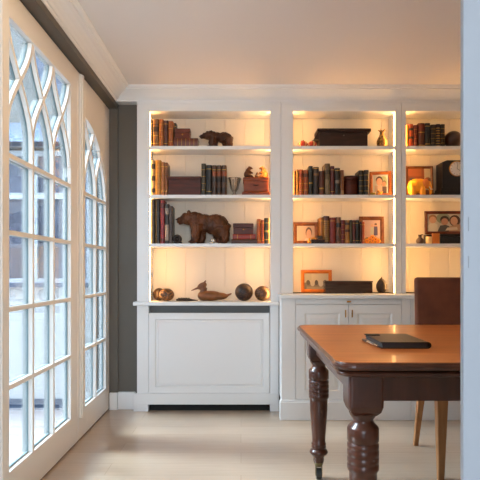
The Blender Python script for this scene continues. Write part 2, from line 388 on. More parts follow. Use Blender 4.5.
LEGP = [(.0235, .082), (.027, .095), (.026, .112), (.040, .125), (.0465, .136), (.041, .148), (.031, .153), (.034, .158), (.038, .164), (.034, .170), (.036, .174), (.0375, .180), (.033, .186), (.034, .215), (.039, .28), (.0435, .35), (.0445, .392), (.0445, .405), (.0495, .412), (.0505, .418), (.0505, .43), (.0475, .434), (.0505, .438), (.0505, .452), (.0475, .456), (.0505, .460), (.0505, .476), (.0475, .48), (.0505, .484), (.0505, .496), (.046, .5), (.046, .502), (.0505, .506), (.0505, .545), (.048, .551), (.036, .563), (.0325, .57), (.033, .575), (.042, .588), (.045, .596)]
for cx in (tx0 + lx, tx1 - lx):
    for cy in (ty0 + ly, ty1 - ly):
        lg = MB().lathe([(r, z) for r, z in LEGP], 32, (cx, cy, 0))
        lg.rr(cx - hb, cx + hb, cy - hb, cy + hb, .012, [(.02, .592), (.008, .604), (.001, .622), (0, .64), (0, tz - .046)], n=4)
        lo = lg.build('leg', MAHD, tb)
        cs = MB().lathe([(.012, .062), (.018, .064), (.021, .075), (.0245, .0825), (.0245, .094), (.022, .096)], 20, (cx, cy, 0))
        cs.box(cx - .017, cx - .013, cy - .012, cy + .012, .018, .066).box(cx + .013, cx + .017, cy - .012, cy + .012, .018, .066)
        cs.build('caster_cup', mat('dull_brass', (120, 108, 78), .35, metal=1), lo)
        MB().tube([(cx - .0125, cy, .027), (cx + .0125, cy, .027)], [.027, .027], 22).build('caster_wheel', mat('black_caster', (38, 38, 36), .35), lo)

# notebook and pen
nb = thing('notebook', 'closed black leather notebook folder lying on the mahogany table', 'notebook', (.6, 2.15, tz))
LEA = mat('black_leather', (32, 25, 22), .45, bump=.12, bscale=140, spec=.3)
nx0, nx1, ny0, ny1 = .505, .687, 2.02, 2.30
# cover wraps round on the right side, open on the left
cv = []
n = 10; hz = .0115
outer = [(nx0, 0)] + [(nx1 - hz + hz * math.sin(PI * k / n), hz - hz * math.cos(PI * k / n)) for k in range(n + 1)] + [(nx0, 2 * hz)]
t = .0028; hi = hz - t
inner = [(nx0, 2 * hz - t)] + [(nx1 - hz + hi * math.sin(PI * (n - k) / n), hz - hi * math.cos(PI * (n - k) / n)) for k in range(n + 1)] + [(nx0, t)]
MB().prism([(x, tz + z) for x, z in outer + inner], 'y', ny0, ny1).build('cover', LEA, nb, bevel=.0008)
MB().box(nx0 + .008, nx1 - .012, ny0 + .006, ny1 - .006, tz + .003, tz + .0095).build('pages', mat('page_edge_grey', (70, 66, 62), .8), nb)
MB().box(nx0 + .006, nx1 - .014, ny0 + .005, ny1 - .005, tz + .0097, tz + .0198).build('inner_pocket', mat('dark_lining', (48, 46, 50), .6), nb)
MB().rr(nx0 - .006, nx0 + .05, ny1 - .075, ny1 - .03, .01, [(0, tz + .0232), (0, tz + .0255), (.001, tz + .0262)]).build('strap', BLACK, nb)
pn = thing('pen', 'slim silver and black pen tucked along the open side of the black notebook', 'pen', (.49, 2.15, tz))
MB().tube([(.4985, 2.045, tz + .0062), (.4955, 2.09, tz + .0062), (.4905, 2.17, tz + .0062)], [.003, .006, .006], 12).build('barrel', mat('pen_silver', (205, 210, 218), .2, metal=1), pn)
MB().tube([(.4905, 2.1705, tz + .0062), (.487, 2.235, tz + .0062), (.4868, 2.238, tz + .0062)], [.0061, .0058, .003], 12).build('cap', mat('pen_black', (20, 20, 24), .3), pn)

# ------------------------------------------------------------------ chair
ch = thing('dining_chair', 'brown suede dining chair with tapered oak legs on the far side of the table', 'chair', (1.26, 3.1, 0))
SUEDE = mat('brown_suede', (100, 54, 34), .85, var=.25, scale=9, bump=.15, bscale=60)
OAK = wood_mat('light_oak_leg', (176, 126, 82), (150, 102, 62), .45, (8, 8, 1))
bk = MB(); yb0, yb1 = 3.27, 3.335
rs = []
for z, dy, ins in ((.45, 0, .004), (.46, 0, 0), (.7, .012, 0), (.85, .026, 0), (.99, .045, 0), (1.004, .047, .002), (1.012, .049, .012)):
    x0, x1 = 1.030 + .012 * (z - .45) / .55 + ins, 1.478 - ins; ya, yb_ = yb0 + dy + ins, yb1 + dy - ins; r = .012; ring = []
    for (cx, cy, a0) in ((x1 - r, yb_ - r, 0), (x0 + r, yb_ - r, PI / 2), (x0 + r, ya + r, PI), (x1 - r, ya + r, 1.5 * PI)):
        for k in range(5):
            a = a0 + PI / 2 * k / 4; ring.append((cx + r * math.cos(a), cy + r * math.sin(a), z))
    rs.append(ring)
bk.rings(rs, smooth=True).build('backrest', SUEDE, ch)
MB().rr(1.0, 1.50, 2.79, 3.275, .03, [(.012, .418), (0, .426), (0, .478), (.012, .492), (.04, .498)], n=5).build('seat', SUEDE, ch)
def sqleg(p, q, a, b):
    m = MB(); m.rings([[(p[0] + sx * a, p[1] + sy * a, p[2]) for sx, sy in ((-1, -1), (1, -1), (1, 1), (-1, 1))], [(q[0] + sx * b, q[1] + sy * b, q[2]) for sx, sy in ((-1, -1), (1, -1), (1, 1), (-1, 1))]], smooth=False)
    return m.build('leg', OAK, ch, bevel=.004)
sqleg((1.012, 2.83, .42), (1.005, 2.82, 0), .028, .015); sqleg((1.488, 2.83, .42), (1.495, 2.82, 0), .028, .015)
sqleg((1.062, 3.27, .42), (1.052, 3.375, 0), .022, .013); sqleg((1.438, 3.27, .42), (1.448, 3.375, 0), .022, .013)

Z4, Z5 = .82 + EPS, .882 + EPS
# ------------------------------------------------------------------ books
YF = 4.238; SC = F / YF
PAGE = mat('book_pages', (206, 186, 150), .8)
def bcol(c):
    return mat('leather_%02x%02x%02x' % c, tuple(v * w for v, w in zip(srgb(c), (.62, .53, .47))), .42, var=.22, scale=28, bump=.1, bscale=120)
GILT = mat('gilt', (196, 150, 70), .35, metal=.6)
def book(x0, x1, ytop, row, c, bands, label, cat='book', group=None, yf=YF, depth=.15):
    sc = F / yf
    X0, X1 = (x0 - VX) / sc + .0007, (x1 - VX) / sc - .0007
    zb = ROWZ[row]; zt = H + (VY - ytop) / sc; w = X1 - X0; yb = yf + depth
    o = thing('book', label, cat, ((X0 + X1) / 2, (yf + yb) / 2, zb), group)
    d = min(.28 * w, .009); t = min(.003, w * .18); n = 8
    def arc(off, a0=0, a1=PI):
        return [((X0 + X1) / 2 - (w / 2 + off) * math.cos(a0 + (a1 - a0) * k / n), yf + d - (d + off) * math.sin(a0 + (a1 - a0) * k / n)) for k in range(n + 1)]
    out = [(X0, yb)] + arc(0) + [(X1, yb)]
    inn = [(X1 - t, yb)] + [((X0 + X1) / 2 + (w / 2 - t) * math.cos(PI * k / n), yf + d + .002 - (d - t * .4) * math.sin(PI * k / n)) for k in range(n + 1)] + [(X0 + t, yb)]
    MB().prism(out + inn, 'z', zb, zt).build('cover', bcol(c), o)
    MB().box(X0 + t, X1 - t, yf + d + .003, yb - .004, zb + .003, zt - .004).build('pages', PAGE, o)
    hgt = zt - zb
    for (a, b, bc) in bands:
        m = GILT if bc == 'g' else bcol(bc)
        oo = arc(.0008, .12, PI - .12); ii = list(reversed(arc(-.0012, .12, PI - .12)))
        MB().prism(oo + ii, 'z', zb + a * hgt, zb + b * hgt).build('spine_band' if b - a < .06 else 'spine_label', m, o)
    return o
ROWZ = {1: ZS[0], 2: ZS[1], 3: ZS[2]}
G4 = [(.17, .18, 'g'), (.37, .38, 'g'), (.59, .60, 'g'), (.80, .81, 'g')]
G2 = [(.12, .14, 'g'), (.86, .88, 'g')]
def LB(c, a=.64, b=.78): return [(a, b, c), (.12, .14, 'g'), (.4, .42, 'g')]
LT = 'books on the top shelf above the radiator cover'
book(150.6, 152.6, 120, 1, (40, 26, 20), G2, 'thin black-brown book at the outer end of the row by the small bear', group=LT)
book(152.6, 158.6, 119, 1, (150, 108, 52), LB((70, 44, 26), .55, .72) + [(.8, .83, (80, 50, 30))], 'mottled gold-brown leather book with dark spine label, top shelf', group=LT)
book(159, 163.3, 119, 1, (196, 118, 50), G4, 'slim orange-tan leather book with gilt lines on the top shelf', group=LT)
book(163.3, 168, 120.5, 1, (104, 62, 54), G2 + [(.6, .74, (80, 40, 40))], 'plum-brown book between two tan books on the top shelf', group=LT)
book(168, 173.0, 121, 1, (192, 110, 44), [(.2, .22, 'g'), (.7, .72, 'g')], 'orange-brown book beside the small wooden box, top shelf', group=LT)
book(173.9, 176.2, 123, 1, (54, 66, 40), G2, 'thin dark green book standing behind the small wooden box', yf=4.33, depth=.08, group=LT)

L2 = 'books on the second shelf above the radiator cover'
book(150.6, 155, 160.5, 2, (206, 176, 120), [(.08, .2, (44, 34, 30)), (.42, .56, (44, 34, 30)), (.76, .9, (44, 34, 30))], 'cream book with black bands at the outer end of the second shelf', group=L2)
book(155.2, 160.8, 160, 2, (214, 160, 62), G4, 'golden-yellow leather book beside the black-banded cream book', group=L2)
book(161, 164.6, 162, 2, (186, 126, 66), G2, 'light tan book beside the golden-yellow book on second shelf', group=L2)
book(164.8, 167.6, 162.5, 2, (146, 92, 48), G2, 'thin mid-brown book touching the dark wooden box', group=L2)
book(201.2, 205.8, 163.5, 2, (66, 62, 44), G4, 'dark olive book beside the dark wooden box, second shelf', group=L2)
book(206, 211.8, 165, 2, (26, 26, 28), G2, 'plain black book beside the set of red-labelled brown volumes', group=L2)
for i, (a, b) in enumerate(((212, 216.6), (216.8, 221.3), (221.5, 226.6))):
    book(a, b, 165.2, 2, (96, 66, 48), [(.1, .26, (60, 44, 34)), (.44, .6, (48, 38, 32)), (.64, .8, (172, 92, 52)), (.84, .86, 'g')],
         ['brown volume with orange label, next to the plain black book', 'middle volume of three brown books with orange labels', 'brown volume with orange label, nearest the glass vase'][i], group='matching brown volumes with orange labels')
L3 = 'books on the third shelf above the radiator cover'
book(150.6, 155.1, 199.4, 3, (20, 19, 22), [(.7, .72, (70, 70, 74)), (.85, .86, (70, 70, 74))], 'tall black book at the outer end of the big bear shelf', group=L3)
book(155.3, 160, 199.6, 3, (26, 24, 27), [(.7, .72, (60, 60, 66)), (.2, .22, (60, 60, 66))], 'tall black book touching the raspberry-red spine', group=L3)
book(160.2, 164.4, 200.4, 3, (158, 50, 66), [(Z4, .94, (96, 40, 52)), (.06, .12, (120, 60, 60))], 'raspberry-red book between black and grey books', group=L3)
book(164.8, 168.8, 204, 3, (60, 58, 58), [(.08, .48, (188, 178, 166)), (.74, .9, (168, 164, 158))], 'grey and white paper-spined book near the big bear', group=L3)
book(169, 172.4, 206, 3, (88, 76, 72), [(.8, Z4, (120, 110, 100))], 'thin grey-brown book nearest the big carved bear', group=L3)
book(257, 260.8, 219, 3, (214, 116, 46), G2, 'orange book next to the flat red book stack', group=L3)
book(261, 264, 220, 3, (184, 84, 36), G2, 'rust-orange thin book next to the dark green book', group=L3)
book(264.3, 269.8, 218, 3, (66, 62, 36), [(.45, .52, 'g'), (.15, .17, 'g'), (.8, Z4, 'g')], 'dark olive-green book at the shelf end past the orange books', group=L3)

M2 = 'books on the second shelf below the dark chest'
book(293.4, 296.2, 171, 2, (120, 82, 40), G4, 'thin mottled brown book at the outer end below the striped gourds', group=M2)
book(296.4, 298.4, 169.5, 2, (226, 178, 84), G2, 'very thin pale gold book on the shelf below the striped gourds', group=M2)
book(298.6, 303.2, 169.5, 2, (200, 108, 40), [(.72, .86, (150, 60, 24)), (.2, .22, 'g'), (.45, .47, 'g')], 'bright orange leather book with red label on second shelf', group=M2)
book(303.4, 308.4, 170, 2, (176, 92, 38), [(.72, .86, (90, 50, 28)), (.2, .22, 'g'), (.45, .47, 'g')], 'brown-orange leather book with dark label by the green-black book', group=M2)
book(308.7, 312.9, 166, 2, (34, 42, 38), [(.4, .44, 'g'), (.8, Z4, (70, 90, 84))], 'slim green-black book standing taller than its orange neighbour', group=M2)
book(313.4, 319, 167, 2, (50, 38, 34), [(.7, .78, (150, 120, 84)), (.94, .96, 'g')], 'thick dark brown book with a beige band near its top', group=M2)
book(319.3, 324.2, 171.2, 2, (108, 54, 32), [(.26, .32, 'g'), (.88, .9, (70, 34, 24))], 'short reddish-brown book with small gilt stamp', group=M2)
book(325, 330.3, 163.5, 2, (112, 98, 66), [(.05, .5, (150, 134, 100)), (.66, .8, (66, 60, 40))], 'tallest book of its shelf, olive-grey with pale lower spine', group=M2)
book(330.6, 334.6, 166, 2, (104, 38, 36), G2, 'dark red book beside the tallest olive-grey book', group=M2)
book(335, 340.2, 168, 2, (32, 32, 32), [(.44, .56, (150, 146, 136)), (.9, .92, 'g')], 'black book with pale round emblem on its spine', group=M2)
book(340.5, 344, 170, 2, (150, 96, 48), [(.05, .2, (180, 150, 110))], 'thin tan book beside the dark brown round box', group=M2)
book(358.9, 363.8, 170.3, 2, (30, 26, 24), G4, 'black leather book next to the dark brown round box', group=M2)
book(364, 369, 170, 2, (34, 30, 28), G4, 'black leather book next to the orange-framed portrait photo', group=M2)
M3 = 'books on the third shelf below the dark chest'
book(320, 323.8, 217.5, 3, (178, 124, 54), G2, 'gold-brown thin book behind the dark flat book', group=M3, yf=4.25)
book(324, 329.6, 216, 3, (84, 40, 28), [(k / 14 + .02, k / 14 + .04, 'g') for k in range(1, 12)], 'dark brown book with many gilt rungs down its spine', group=M3)
book(330, 335.8, 217.5, 3, (156, 44, 28), [(.86, .88, 'g')], 'bright red book, widest on the third shelf', group=M3)
book(336.1, 341, 217.2, 3, (142, 98, 66), [(.62, .78, (28, 24, 24)), (.1, .3, (110, 70, 54))], 'tan book with black spine label beside the red book', group=M3)
book(341.2, 345, 220, 3, (134, 48, 48), G4, 'wine-red book between two tan books', group=M3)
book(345.2, 349.8, 220.2, 3, (188, 134, 60), [(.5, .6, (90, 50, 30)), (.8, .9, (80, 46, 28)), (.05, .15, (214, 160, 80))], 'gold-tan book with dark bands beside the wine-red book', group=M3)
book(350, 352.4, 220, 3, (70, 62, 42), [(.1, .9, (96, 88, 60))], 'very thin olive book beside the gold-tan book', group=M3)
book(352.7, 355.6, 220.2, 3, (112, 44, 28), G2, 'thin rust-red book beside the black book on third shelf', group=M3)
book(355.8, 359.6, 220.2, 3, (28, 30, 24), G2, 'black-green book beside the thin orange book', group=M3)
book(360, 361.9, 221.6, 3, (96, 46, 32), G2, 'very thin brown book in front of the portrait frame', group=M3, depth=.085)
book(362.1, 364.8, 221.8, 3, (222, 98, 40), G2, 'thin orange book overlapping the portrait frame', group=M3, depth=.085)
R1 = 'books on the top shelf beside the turned wooden ball'
book(406.3, 408.8, 124.8, 1, (216, 164, 70), G2, 'thin golden book at the outer end beside the orange book', group=R1)
book(409, 413.6, 124, 1, (206, 92, 34), [(.36, .46, (52, 60, 34)), (.72, Z4, (52, 60, 34))], 'orange book with two dark green spine labels', group=R1)
book(413.8, 418, 125, 1, (140, 62, 36), G4, 'rust-brown book between the orange and the gold-framed books', group=R1)
book(418.5, 425, 123, 1, (112, 62, 40), [(.06, .09, 'g'), (.6, .63, 'g'), (.67, .95, (130, 56, 34))], 'brown book with gilt panel lines on a wide spine', group=R1)
book(425.2, 430.6, 123, 1, (40, 46, 50), G2, 'slate-blue book beside the gilt-panelled brown book', group=R1)
book(431, 436, 124.5, 1, (56, 46, 34), G4, 'dark olive-brown book beside the slate-blue book', group=R1)
book(436.2, 440.6, 124, 1, (50, 36, 28), [(k / 9 + .03, k / 9 + .06, 'g') for k in range(0, 8)], 'ornate dark book with dense gilt bands on its spine', group=R1)
book(440.8, 445.4, 124.2, 1, (44, 32, 26), G4, 'dark brown book touching the turned wooden ball', group=R1)

# flat books
def flat_book(name, x0, x1, y0, y1, zb, zt, c, label, group=None, bands=()):
    o = thing(name, label, 'book', ((x0 + x1) / 2, (y0 + y1) / 2, zb), group)
    h = zt - zb; n = 8; d = .006; t = .003
    out = [(y1, zb)] + [(y0 + d - d * math.sin(PI * k / n), zb + h / 2 - h / 2 * math.cos(PI * k / n)) for k in range(n + 1)] + [(y1, zt)]
    inn = [(y1, zt - t)] + [(y0 + d + .002 - (d - .001) * math.sin(PI * k / n), zb + h / 2 + (h / 2 - t) * math.cos(PI * k / n)) for k in range(n + 1)] + [(y1, zb + t)]
    MB().prism(out + inn, 'x', x0, x1).build('cover', bcol(c), o)
    MB().box(x0 + .003, x1 - .003, y0 + d + .003, y1 - .003, zb + t, zt - t).build('pages', PAGE, o)
    for a, b in bands:
        m = MB(); X = lambda f: x0 + f * (x1 - x0)
        oo = [(y0 + d - (d + .0008) * math.sin(PI * k / n), zb + h / 2 - (h / 2 + .0003) * math.cos(PI * k / n)) for k in range(1, n)]
        ii = [(y0 + d + .003 - (d) * math.sin(PI * k / n), zb + h / 2 - (h / 2 - .0005) * math.cos(PI * k / n)) for k in range(n - 1, 0, -1)]
        m.prism(oo + ii, 'x', X(a), X(b)).build('spine_band', GILT, o)
    return o
def wx(px, y=YF): return (px - VX) / (F / y)
def wz(py, y=YF): return H + (VY - py) / (F / y)
REDW = wood_mat('red_brown_wood', (116, 52, 30), (86, 34, 18), .35, (3, 3, 14))
DKW = wood_mat('dark_red_wood', (84, 32, 15), (58, 20, 9), .42, (2, 2, 12))
ORW = wood_mat('orange_brown_wood', (140, 66, 26), (108, 44, 16), .38, (3, 3, 14))
TRUNKW = wood_mat('blackened_wood', (50, 26, 20), (32, 16, 12), .38, (2, 2, 10))
def wooden_box(name, x0, x1, y0, y1, zb, zt, lid, m, label, cat, key=True, over=.003, group=None):
    o = thing(name, label, cat, ((x0 + x1) / 2, (y0 + y1) / 2, zb), group)
    zl = zt - lid
    MB().box(x0 + over, x1 - over, y0 + over, y1 - over, zb, zl - .001).build('body', m, o, bevel=.0012)
    MB().rr(x0, x1, y0, y1, .003, [(.001, zl), (0, zl + .002), (0, zt - .003), (.003, zt)], n=3).build('lid', m, o)
    if key:
        xm = (x0 + x1) / 2; zk = zl - .004
        MB().lathe([(.0001, 0), (.006, 0), (.006, .002), (.0001, .0025)], 14).xform(Matrix.Translation((xm, y0 + over, zk - .012)) @ Matrix.Rotation(PI / 2, 4, 'X')).build('keyhole_plate', BRASS, o)
    return o
zflat = wz(138.2)
flat_book('book', wx(173.6), wx(198), 4.232, 4.37, ZS[0], zflat, (116, 52, 36), 'red-brown book lying flat under the small box on the top shelf', group=None, bands=[(k / 6 - .006, k / 6 + .006) for k in range(1, 6)])
wooden_box('wooden_box', wx(174.8), wx(190), 4.24, 4.34, zflat, wz(128.3), .03, REDW, 'small red-brown box with keyhole resting on the flat book', 'box')
wooden_box('wooden_box', wx(168), wx(201), 4.238, 4.38, ZS[1], wz(176.3), .022, DKW, 'long dark red-brown lidded box between books on the second shelf', 'box', key=False)
# orange chest with drawer under the pair of carved bears
cb = thing('wooden_chest', 'orange-brown chest with a small drawer carrying the two little bears', 'box', (wx(256), 4.3, ZS[1]))
MB().rr(wx(242), wx(270.0), 4.226, 4.40, .004, [(0, ZS[1]), (0, ZS[1] + .018), (.006, ZS[1] + .026), (.012, ZS[1] + .03)], n=3).build('plinth', ORW, cb)
MB().box(wx(243.7), wx(268.2), 4.238, 4.39, ZS[1] + .03, wz(181)).build('body', ORW, cb, bevel=.002)
MB().rr(wx(243), wx(268.9), 4.234, 4.394, .004, [(.004, wz(181)), (0, wz(180.4)), (0, wz(178.2)), (.004, wz(177.2))], n=3).build('lid', ORW, cb)
dw = MB().box(wx(245), wx(267), 4.2345, 4.24, ZS[1] + .034, wz(181.8)).build('drawer', ORW, cb, bevel=.001)
MB().tube([(wx(253.5), 4.228, wz(185)), (wx(256), 4.222, wz(185.6)), (wx(258.5), 4.228, wz(185))], [.004, .004, .004], 8).build('handle', mat('dark_bronze', (60, 44, 30), .4, metal=.8), dw)

# box on flat books, third shelf
z1 = wz(239.3); z2 = wz(234.2)
flat_book('book', wx(231.2), wx(257), 4.228, 4.38, ZS[2], z1, (92, 52, 34), 'brown book lying flat at the bottom of the red stack')
flat_book('book', wx(232.6), wx(255.6), 4.232, 4.37, z1, z2, (176, 54, 32), 'scarlet book lying flat between the brown book and the box', bands=[(.2, .22), (.78, .8)])
wooden_box('wooden_box', wx(233), wx(253.6), 4.236, 4.36, z2, wz(223.4), .03, DKW, 'small dark box with brass keyhole on top of the scarlet book', 'box')

# long dark chest
tk = thing('chest', 'long blackened wooden chest with overhanging lid on the top shelf', 'chest', (wx(344), 4.32, ZS[0]))
MB().box(wx(319.5), wx(368), 4.25, 4.40, ZS[0], wz(131.5)).build('body', TRUNKW, tk, bevel=.003)
zt_, zl_ = wz(128.3), wz(131.5)
MB().rr(wx(317.2), wx(371.2), 4.236, 4.41, .004, [(.003, zl_), (0, zl_ + .004), (0, zt_ - .004), (.004, zt_)], n=3).build('lid', TRUNKW, tk)
MB().prism([(wx(318.6), zl_), (wx(319.6), zl_), (wx(319.6), wz(139.5)), (wx(314.6), wz(137.8)), (wx(315.2), wz(136.6))], 'y', 4.26, 4.40).build('handle', TRUNKW, tk)
MB().ell((wx(344), 4.25, wz(135)), (.006, .003, .006), 12, 8).build('lock_plate', mat('old_iron', (84, 74, 66), .4, metal=.8), tk)

# long dark box on the countertop
lb = thing('box', 'long low pewter-brown box lying on the countertop in front of the orange frame', 'box', (wx(349), 4.29, Z5))
HORN = mat('dark_horn', (62, 45, 36), .25, var=.35, scale=9, stretch=(1, 3, 8))
MB().rr(wx(325.5, 4.2), wx(372.8, 4.2), 4.205, 4.30, .003, [(0, Z5), (0, wz(283.4, 4.2)), (.004, wz(282.6, 4.2))], n=3).build('body', HORN, lb)
MB().rr(wx(325, 4.2), wx(373.2, 4.2), 4.202, 4.302, .003, [(0, wz(282.6, 4.2)), (0, wz(281.4, 4.2)), (.003, wz(281, 4.2))], n=3).build('lid', HORN, lb)

# round box
rb = thing('round_box', 'dark brown cylindrical lidded box between tan and black books', 'box', (wx(351.7), 4.30, ZS[1]))
MB().lathe([(.056, 0), (.058, .003), (.058, .118), (.057, .12)], 36, (wx(351.7), 4.30, ZS[1])).build('body', DKW, rb)
MB().lathe([(.058, .121), (.0595, .123), (.0595, .142), (.056, wz(176, 4.26) - ZS[1]), (.0001, wz(176, 4.26) - ZS[1] + .001)], 36, (wx(351.7), 4.30, ZS[1])).build('lid', DKW, rb)

# ------------------------------------------------------------------ carved animals
BEARM = mat('carved_walnut', (74, 40, 20), .36, var=.5, scale=26, stretch=(1, 1, .4), bump=.6, bscale=90, spec=.3)
BEARL = mat('carved_oak', (88, 49, 24), .36, var=.6, scale=20, stretch=(1, 1, .4), bump=.6, bscale=80, spec=.3)
def bear(label, x0, x1, zb, ztop, m, head_low, yc):
    """walking bear looking towards -X; unit design 1.0 long x .58 tall scaled to the span"""
    L = x1 - x0; k = L; hs = (ztop - zb) / (.60 * k)
    o = thing('carved_bear', label, 'carving', ((x0 + x1) / 2, yc, zb))
    b = MB()
    def P(u, v, w): return (x0 + u * k, yc + v * k, zb + w * k * hs)
    def E(u, v, w, a, c, d, ang=0): b.ell(P(u, v, w), (a * k, c * k, d * k * hs), 20, 14, Matrix.Rotation(ang, 3, 'Y') if ang else None)
    E(.72, 0, .36, .235, .135, .19); E(.50, 0, .385, .22, .125, .165); E(.385, 0, .41, .15, .12, .175); E(.80, 0, .31, .17, .13, .19)
    hz = head_low
    b.tube([P(.38, 0, .44), P(.27, 0, .43 + hz), P(.185, 0, .425 + hz)], [.15 * k, .125 * k, .105 * k], 14)
    E(.175, 0, .43 + hz, .098, .095, .108)
    b.tube([P(.15, 0, .42 + hz), P(.06, 0, .395 + hz), P(.022, 0, .40 + hz)], [.075 * k, .055 * k, .042 * k], 12)
    b.tube([P(.15, 0, .375 + hz), P(.07, 0, .345 + hz), P(.045, 0, .345 + hz)], [.045 * k, .026 * k, .018 * k], 10)
    for s in (-1, 1): E(.235, s * .062, .535 + hz, .03, .02, .042)
    def leg(u0, w0, us, s, r):
        b.tube([P(u0, s * .07, w0), P(us[0], s * .08, .20), P(us[1], s * .08, .08), P(us[2], s * .08, .045)], [r[0] * k * 1.2, r[1] * k * 1.28, r[2] * k * 1.3, r[3] * k * 1.3], 12)
        E(us[2] - .04, s * .08, .04, .08, .055, .032)
    leg(.38, .36, (.37, .355, .345), -1, (.105, .075, .055, .048))
    leg(.43, .36, (.45, .47, .475), 1, (.10, .07, .052, .045))
    leg(.84, .30, (.87, .895, .90), -1, (.13, .085, .06, .05))
    leg(.76, .30, (.75, .765, .775), 1, (.12, .08, .056, .048))
    E(.965, 0, .34, .03, .025, .04)
    carve(b, 'body', m, k * .0085, o, 3, rough=k * .013, freq=24 / k)
    e = MB()
    for s in (-1, 1): e.ell(P(.115, s * .058, .465 + hz), (.008 * k, .006 * k, .008 * k), 10, 8)
    e.build('eye', BLACK, o)
    MB().ell(P(.006, 0, .415 + hz), (.016 * k, .02 * k, .014 * k), 12, 8).build('nose', mat('dark_nose', (30, 20, 16), .4), o)
    return o
bear('smaller dark carved wooden bear walking on the top shelf', wx(198.6), wx(233.8), ZS[0] + .003, wz(129.2), BEARM, .0, 4.29)
bear('large carved wooden bear striding along the third shelf', wx(175.3, 4.26), wx(231, 4.26), ZS[2], wz(211, 4.26), BEARL, .04, 4.305)

def sitting_bear(label, xc, zb, s, face, m):
    o = thing('bear_figurine', label, 'carving', (xc, 4.31, zb), 'pair of little carved bears on the orange-brown chest'); b = MB()
    def P(u, v, w): return (xc + face * u * s, 4.31 + v * s, zb + w * s)
    b.ell(P(-.12, 0, .34), (.30 * s, .26 * s, .34 * s)); b.ell(P(-.06, 0, .62), (.22 * s, .2 * s, .26 * s))
    b.tube([P(-.04, 0, .75), P(.06, 0, .88)], [.16 * s, .14 * s], 12); b.ell(P(.1, 0, .88), (.16 * s, .14 * s, .13 * s))
    b.tube([P(.16, 0, .87), P(.32, 0, Z4)], [.09 * s, .055 * s], 10)
    for v in (-1, 1):
        b.ell(P(0, v * .1, 1.0), (.05 * s, .03 * s, .055 * s), 10, 8)
        b.tube([P(0, v * .18, .62), P(.2, v * .16, .5), P(.32, v * .1, .46)], [.09 * s, .07 * s, .055 * s], 10)
        b.tube([P(-.05, v * .2, .2), P(.22, v * .2, .2), P(.34, v * .18, .08)], [.14 * s, .1 * s, .075 * s], 10); b.ell(P(.38, v * .18, .06), (.1 * s, .07 * s, .06 * s), 10, 8)
    carve(b, 'body', m, .0035, o, 2)
    return o
sitting_bear('little dark brown carved bear sitting on the chest, back towards the books', wx(249), wz(177.2), .094, 1, BEARL)
sitting_bear('little golden-brown carved bear sitting on the chest near the shelf end', wx(263.3), wz(177.2), .094, -1, mat('honey_carving', (182, 116, 44), .4, var=.35, scale=40, bump=.4, bscale=90))
t_ = thing('carved_cub', 'tiny pale and brown carving between the two sitting bears', 'carving', (wx(256.8), 4.27, wz(177.2)))
b = MB(); zc = wz(177.2); xc = wx(256.8)
b.ell((xc, 4.27, zc + .014), (.017, .013, .0145)); b.ell((xc + .006, 4.27, zc + .032), (.012, .011, .011)); b.tube([(xc + .01, 4.27, zc + .032), (xc + .02, 4.27, zc + .028)], [.008, .005], 8)
for s in (-1, 1): b.ell((xc + .003, 4.27 + s * .008, zc + .042), (.004, .003, .005), 8, 6)
carve(b, 'body', mat('cub_carving', (126, 84, 50), .45, var=.4, scale=60), .003, t_, 2)

# duck decoy
dk = thing('duck_decoy', 'carved wooden duck decoy with crested head on the lowest shelf', 'carving', (wx(214, 4.27), 4.27, Z4))
def q(px, py, dy=0.0): return (wx(px, 4.27), 4.27 + dy, wz(py, 4.27))
DUCK = mat('duck_wood', (124, 76, 38), .4, var=.45, scale=13, stretch=(1, 1, 2.5))
b = MB()
b.ell((wx(210.5, 4.27), 4.27, Z4 + .040), (.093, .055, .0395), 24, 16); b.ell((wx(204.5, 4.27), 4.27, Z4 + .041), (.054, .048, .040)); b.ell((wx(219, 4.27), 4.27, Z4 + .038), (.07, .045, .028))
b.tube([q(222, 296.5), q(227, 295.6), q(231.6, 293.4)], [.026, .018, .008], 12, .6)
body = carve(b, 'body', DUCK, .0045, dk, 3)
b = MB(); b.tube([q(203, 295), q(203.6, 291), q(203.8, 287.5)], [.034, .025, .026], 14)
b.ell(q(202, 286), (.040, .025, .025), 18, 12, Matrix.Rotation(.5, 3, 'Y').inverted()); b.tube([q(202, 285.5), q(204.5, 282.5), q(206, 280.4)], [.02, .015, .006], 10, .6)
carve(b, 'head', mat('duck_head_wood', (104, 66, 40), .42, var=.3, scale=24), .0035, dk, 2)
MB().tube([q(199.6, 287.4), q(195.5, 288.8), q(191.4, 290.6)], [.015, .010, .004], 12, .7).build('beak', mat('duck_bill', (96, 60, 38), .4), dk)
MB().ell(q(201, 285.2, -.0215), (.003, .002, .003), 8, 6).build('eye', BLACK, dk)
# lizard-like dark carving
lz = thing('lizard_carving', 'small flat knobbly dark lizard carving beside the duck decoy', 'carving', (wx(184, 4.25), 4.25, Z4))
b = MB()
def r_(px, h, dy=0.0): return (wx(px, 4.25), 4.25 + dy, Z4 + h)
b.tube([r_(176, .008), r_(178.5, .012), r_(183, .013), r_(188, .012), r_(192, .009), r_(198, .006)], [.006, .012, .013, .012, .008, .003], 12)
for px in (179, 181.3, 183.8, 186.3, 188.8): b.ell(r_(px, .024), (.005, .004, .005), 8, 6)
for px in (180, 188):
    for s in (-1, 1): b.tube([r_(px, .010), r_(px - 1, .012, s * .022), r_(px - 2.2, .005, s * .032)], [.006, .005, .004], 8)
carve(b, 'body', mat('dark_lizard', (52, 36, 24), .5, var=.3, scale=50), .003, lz, 2)

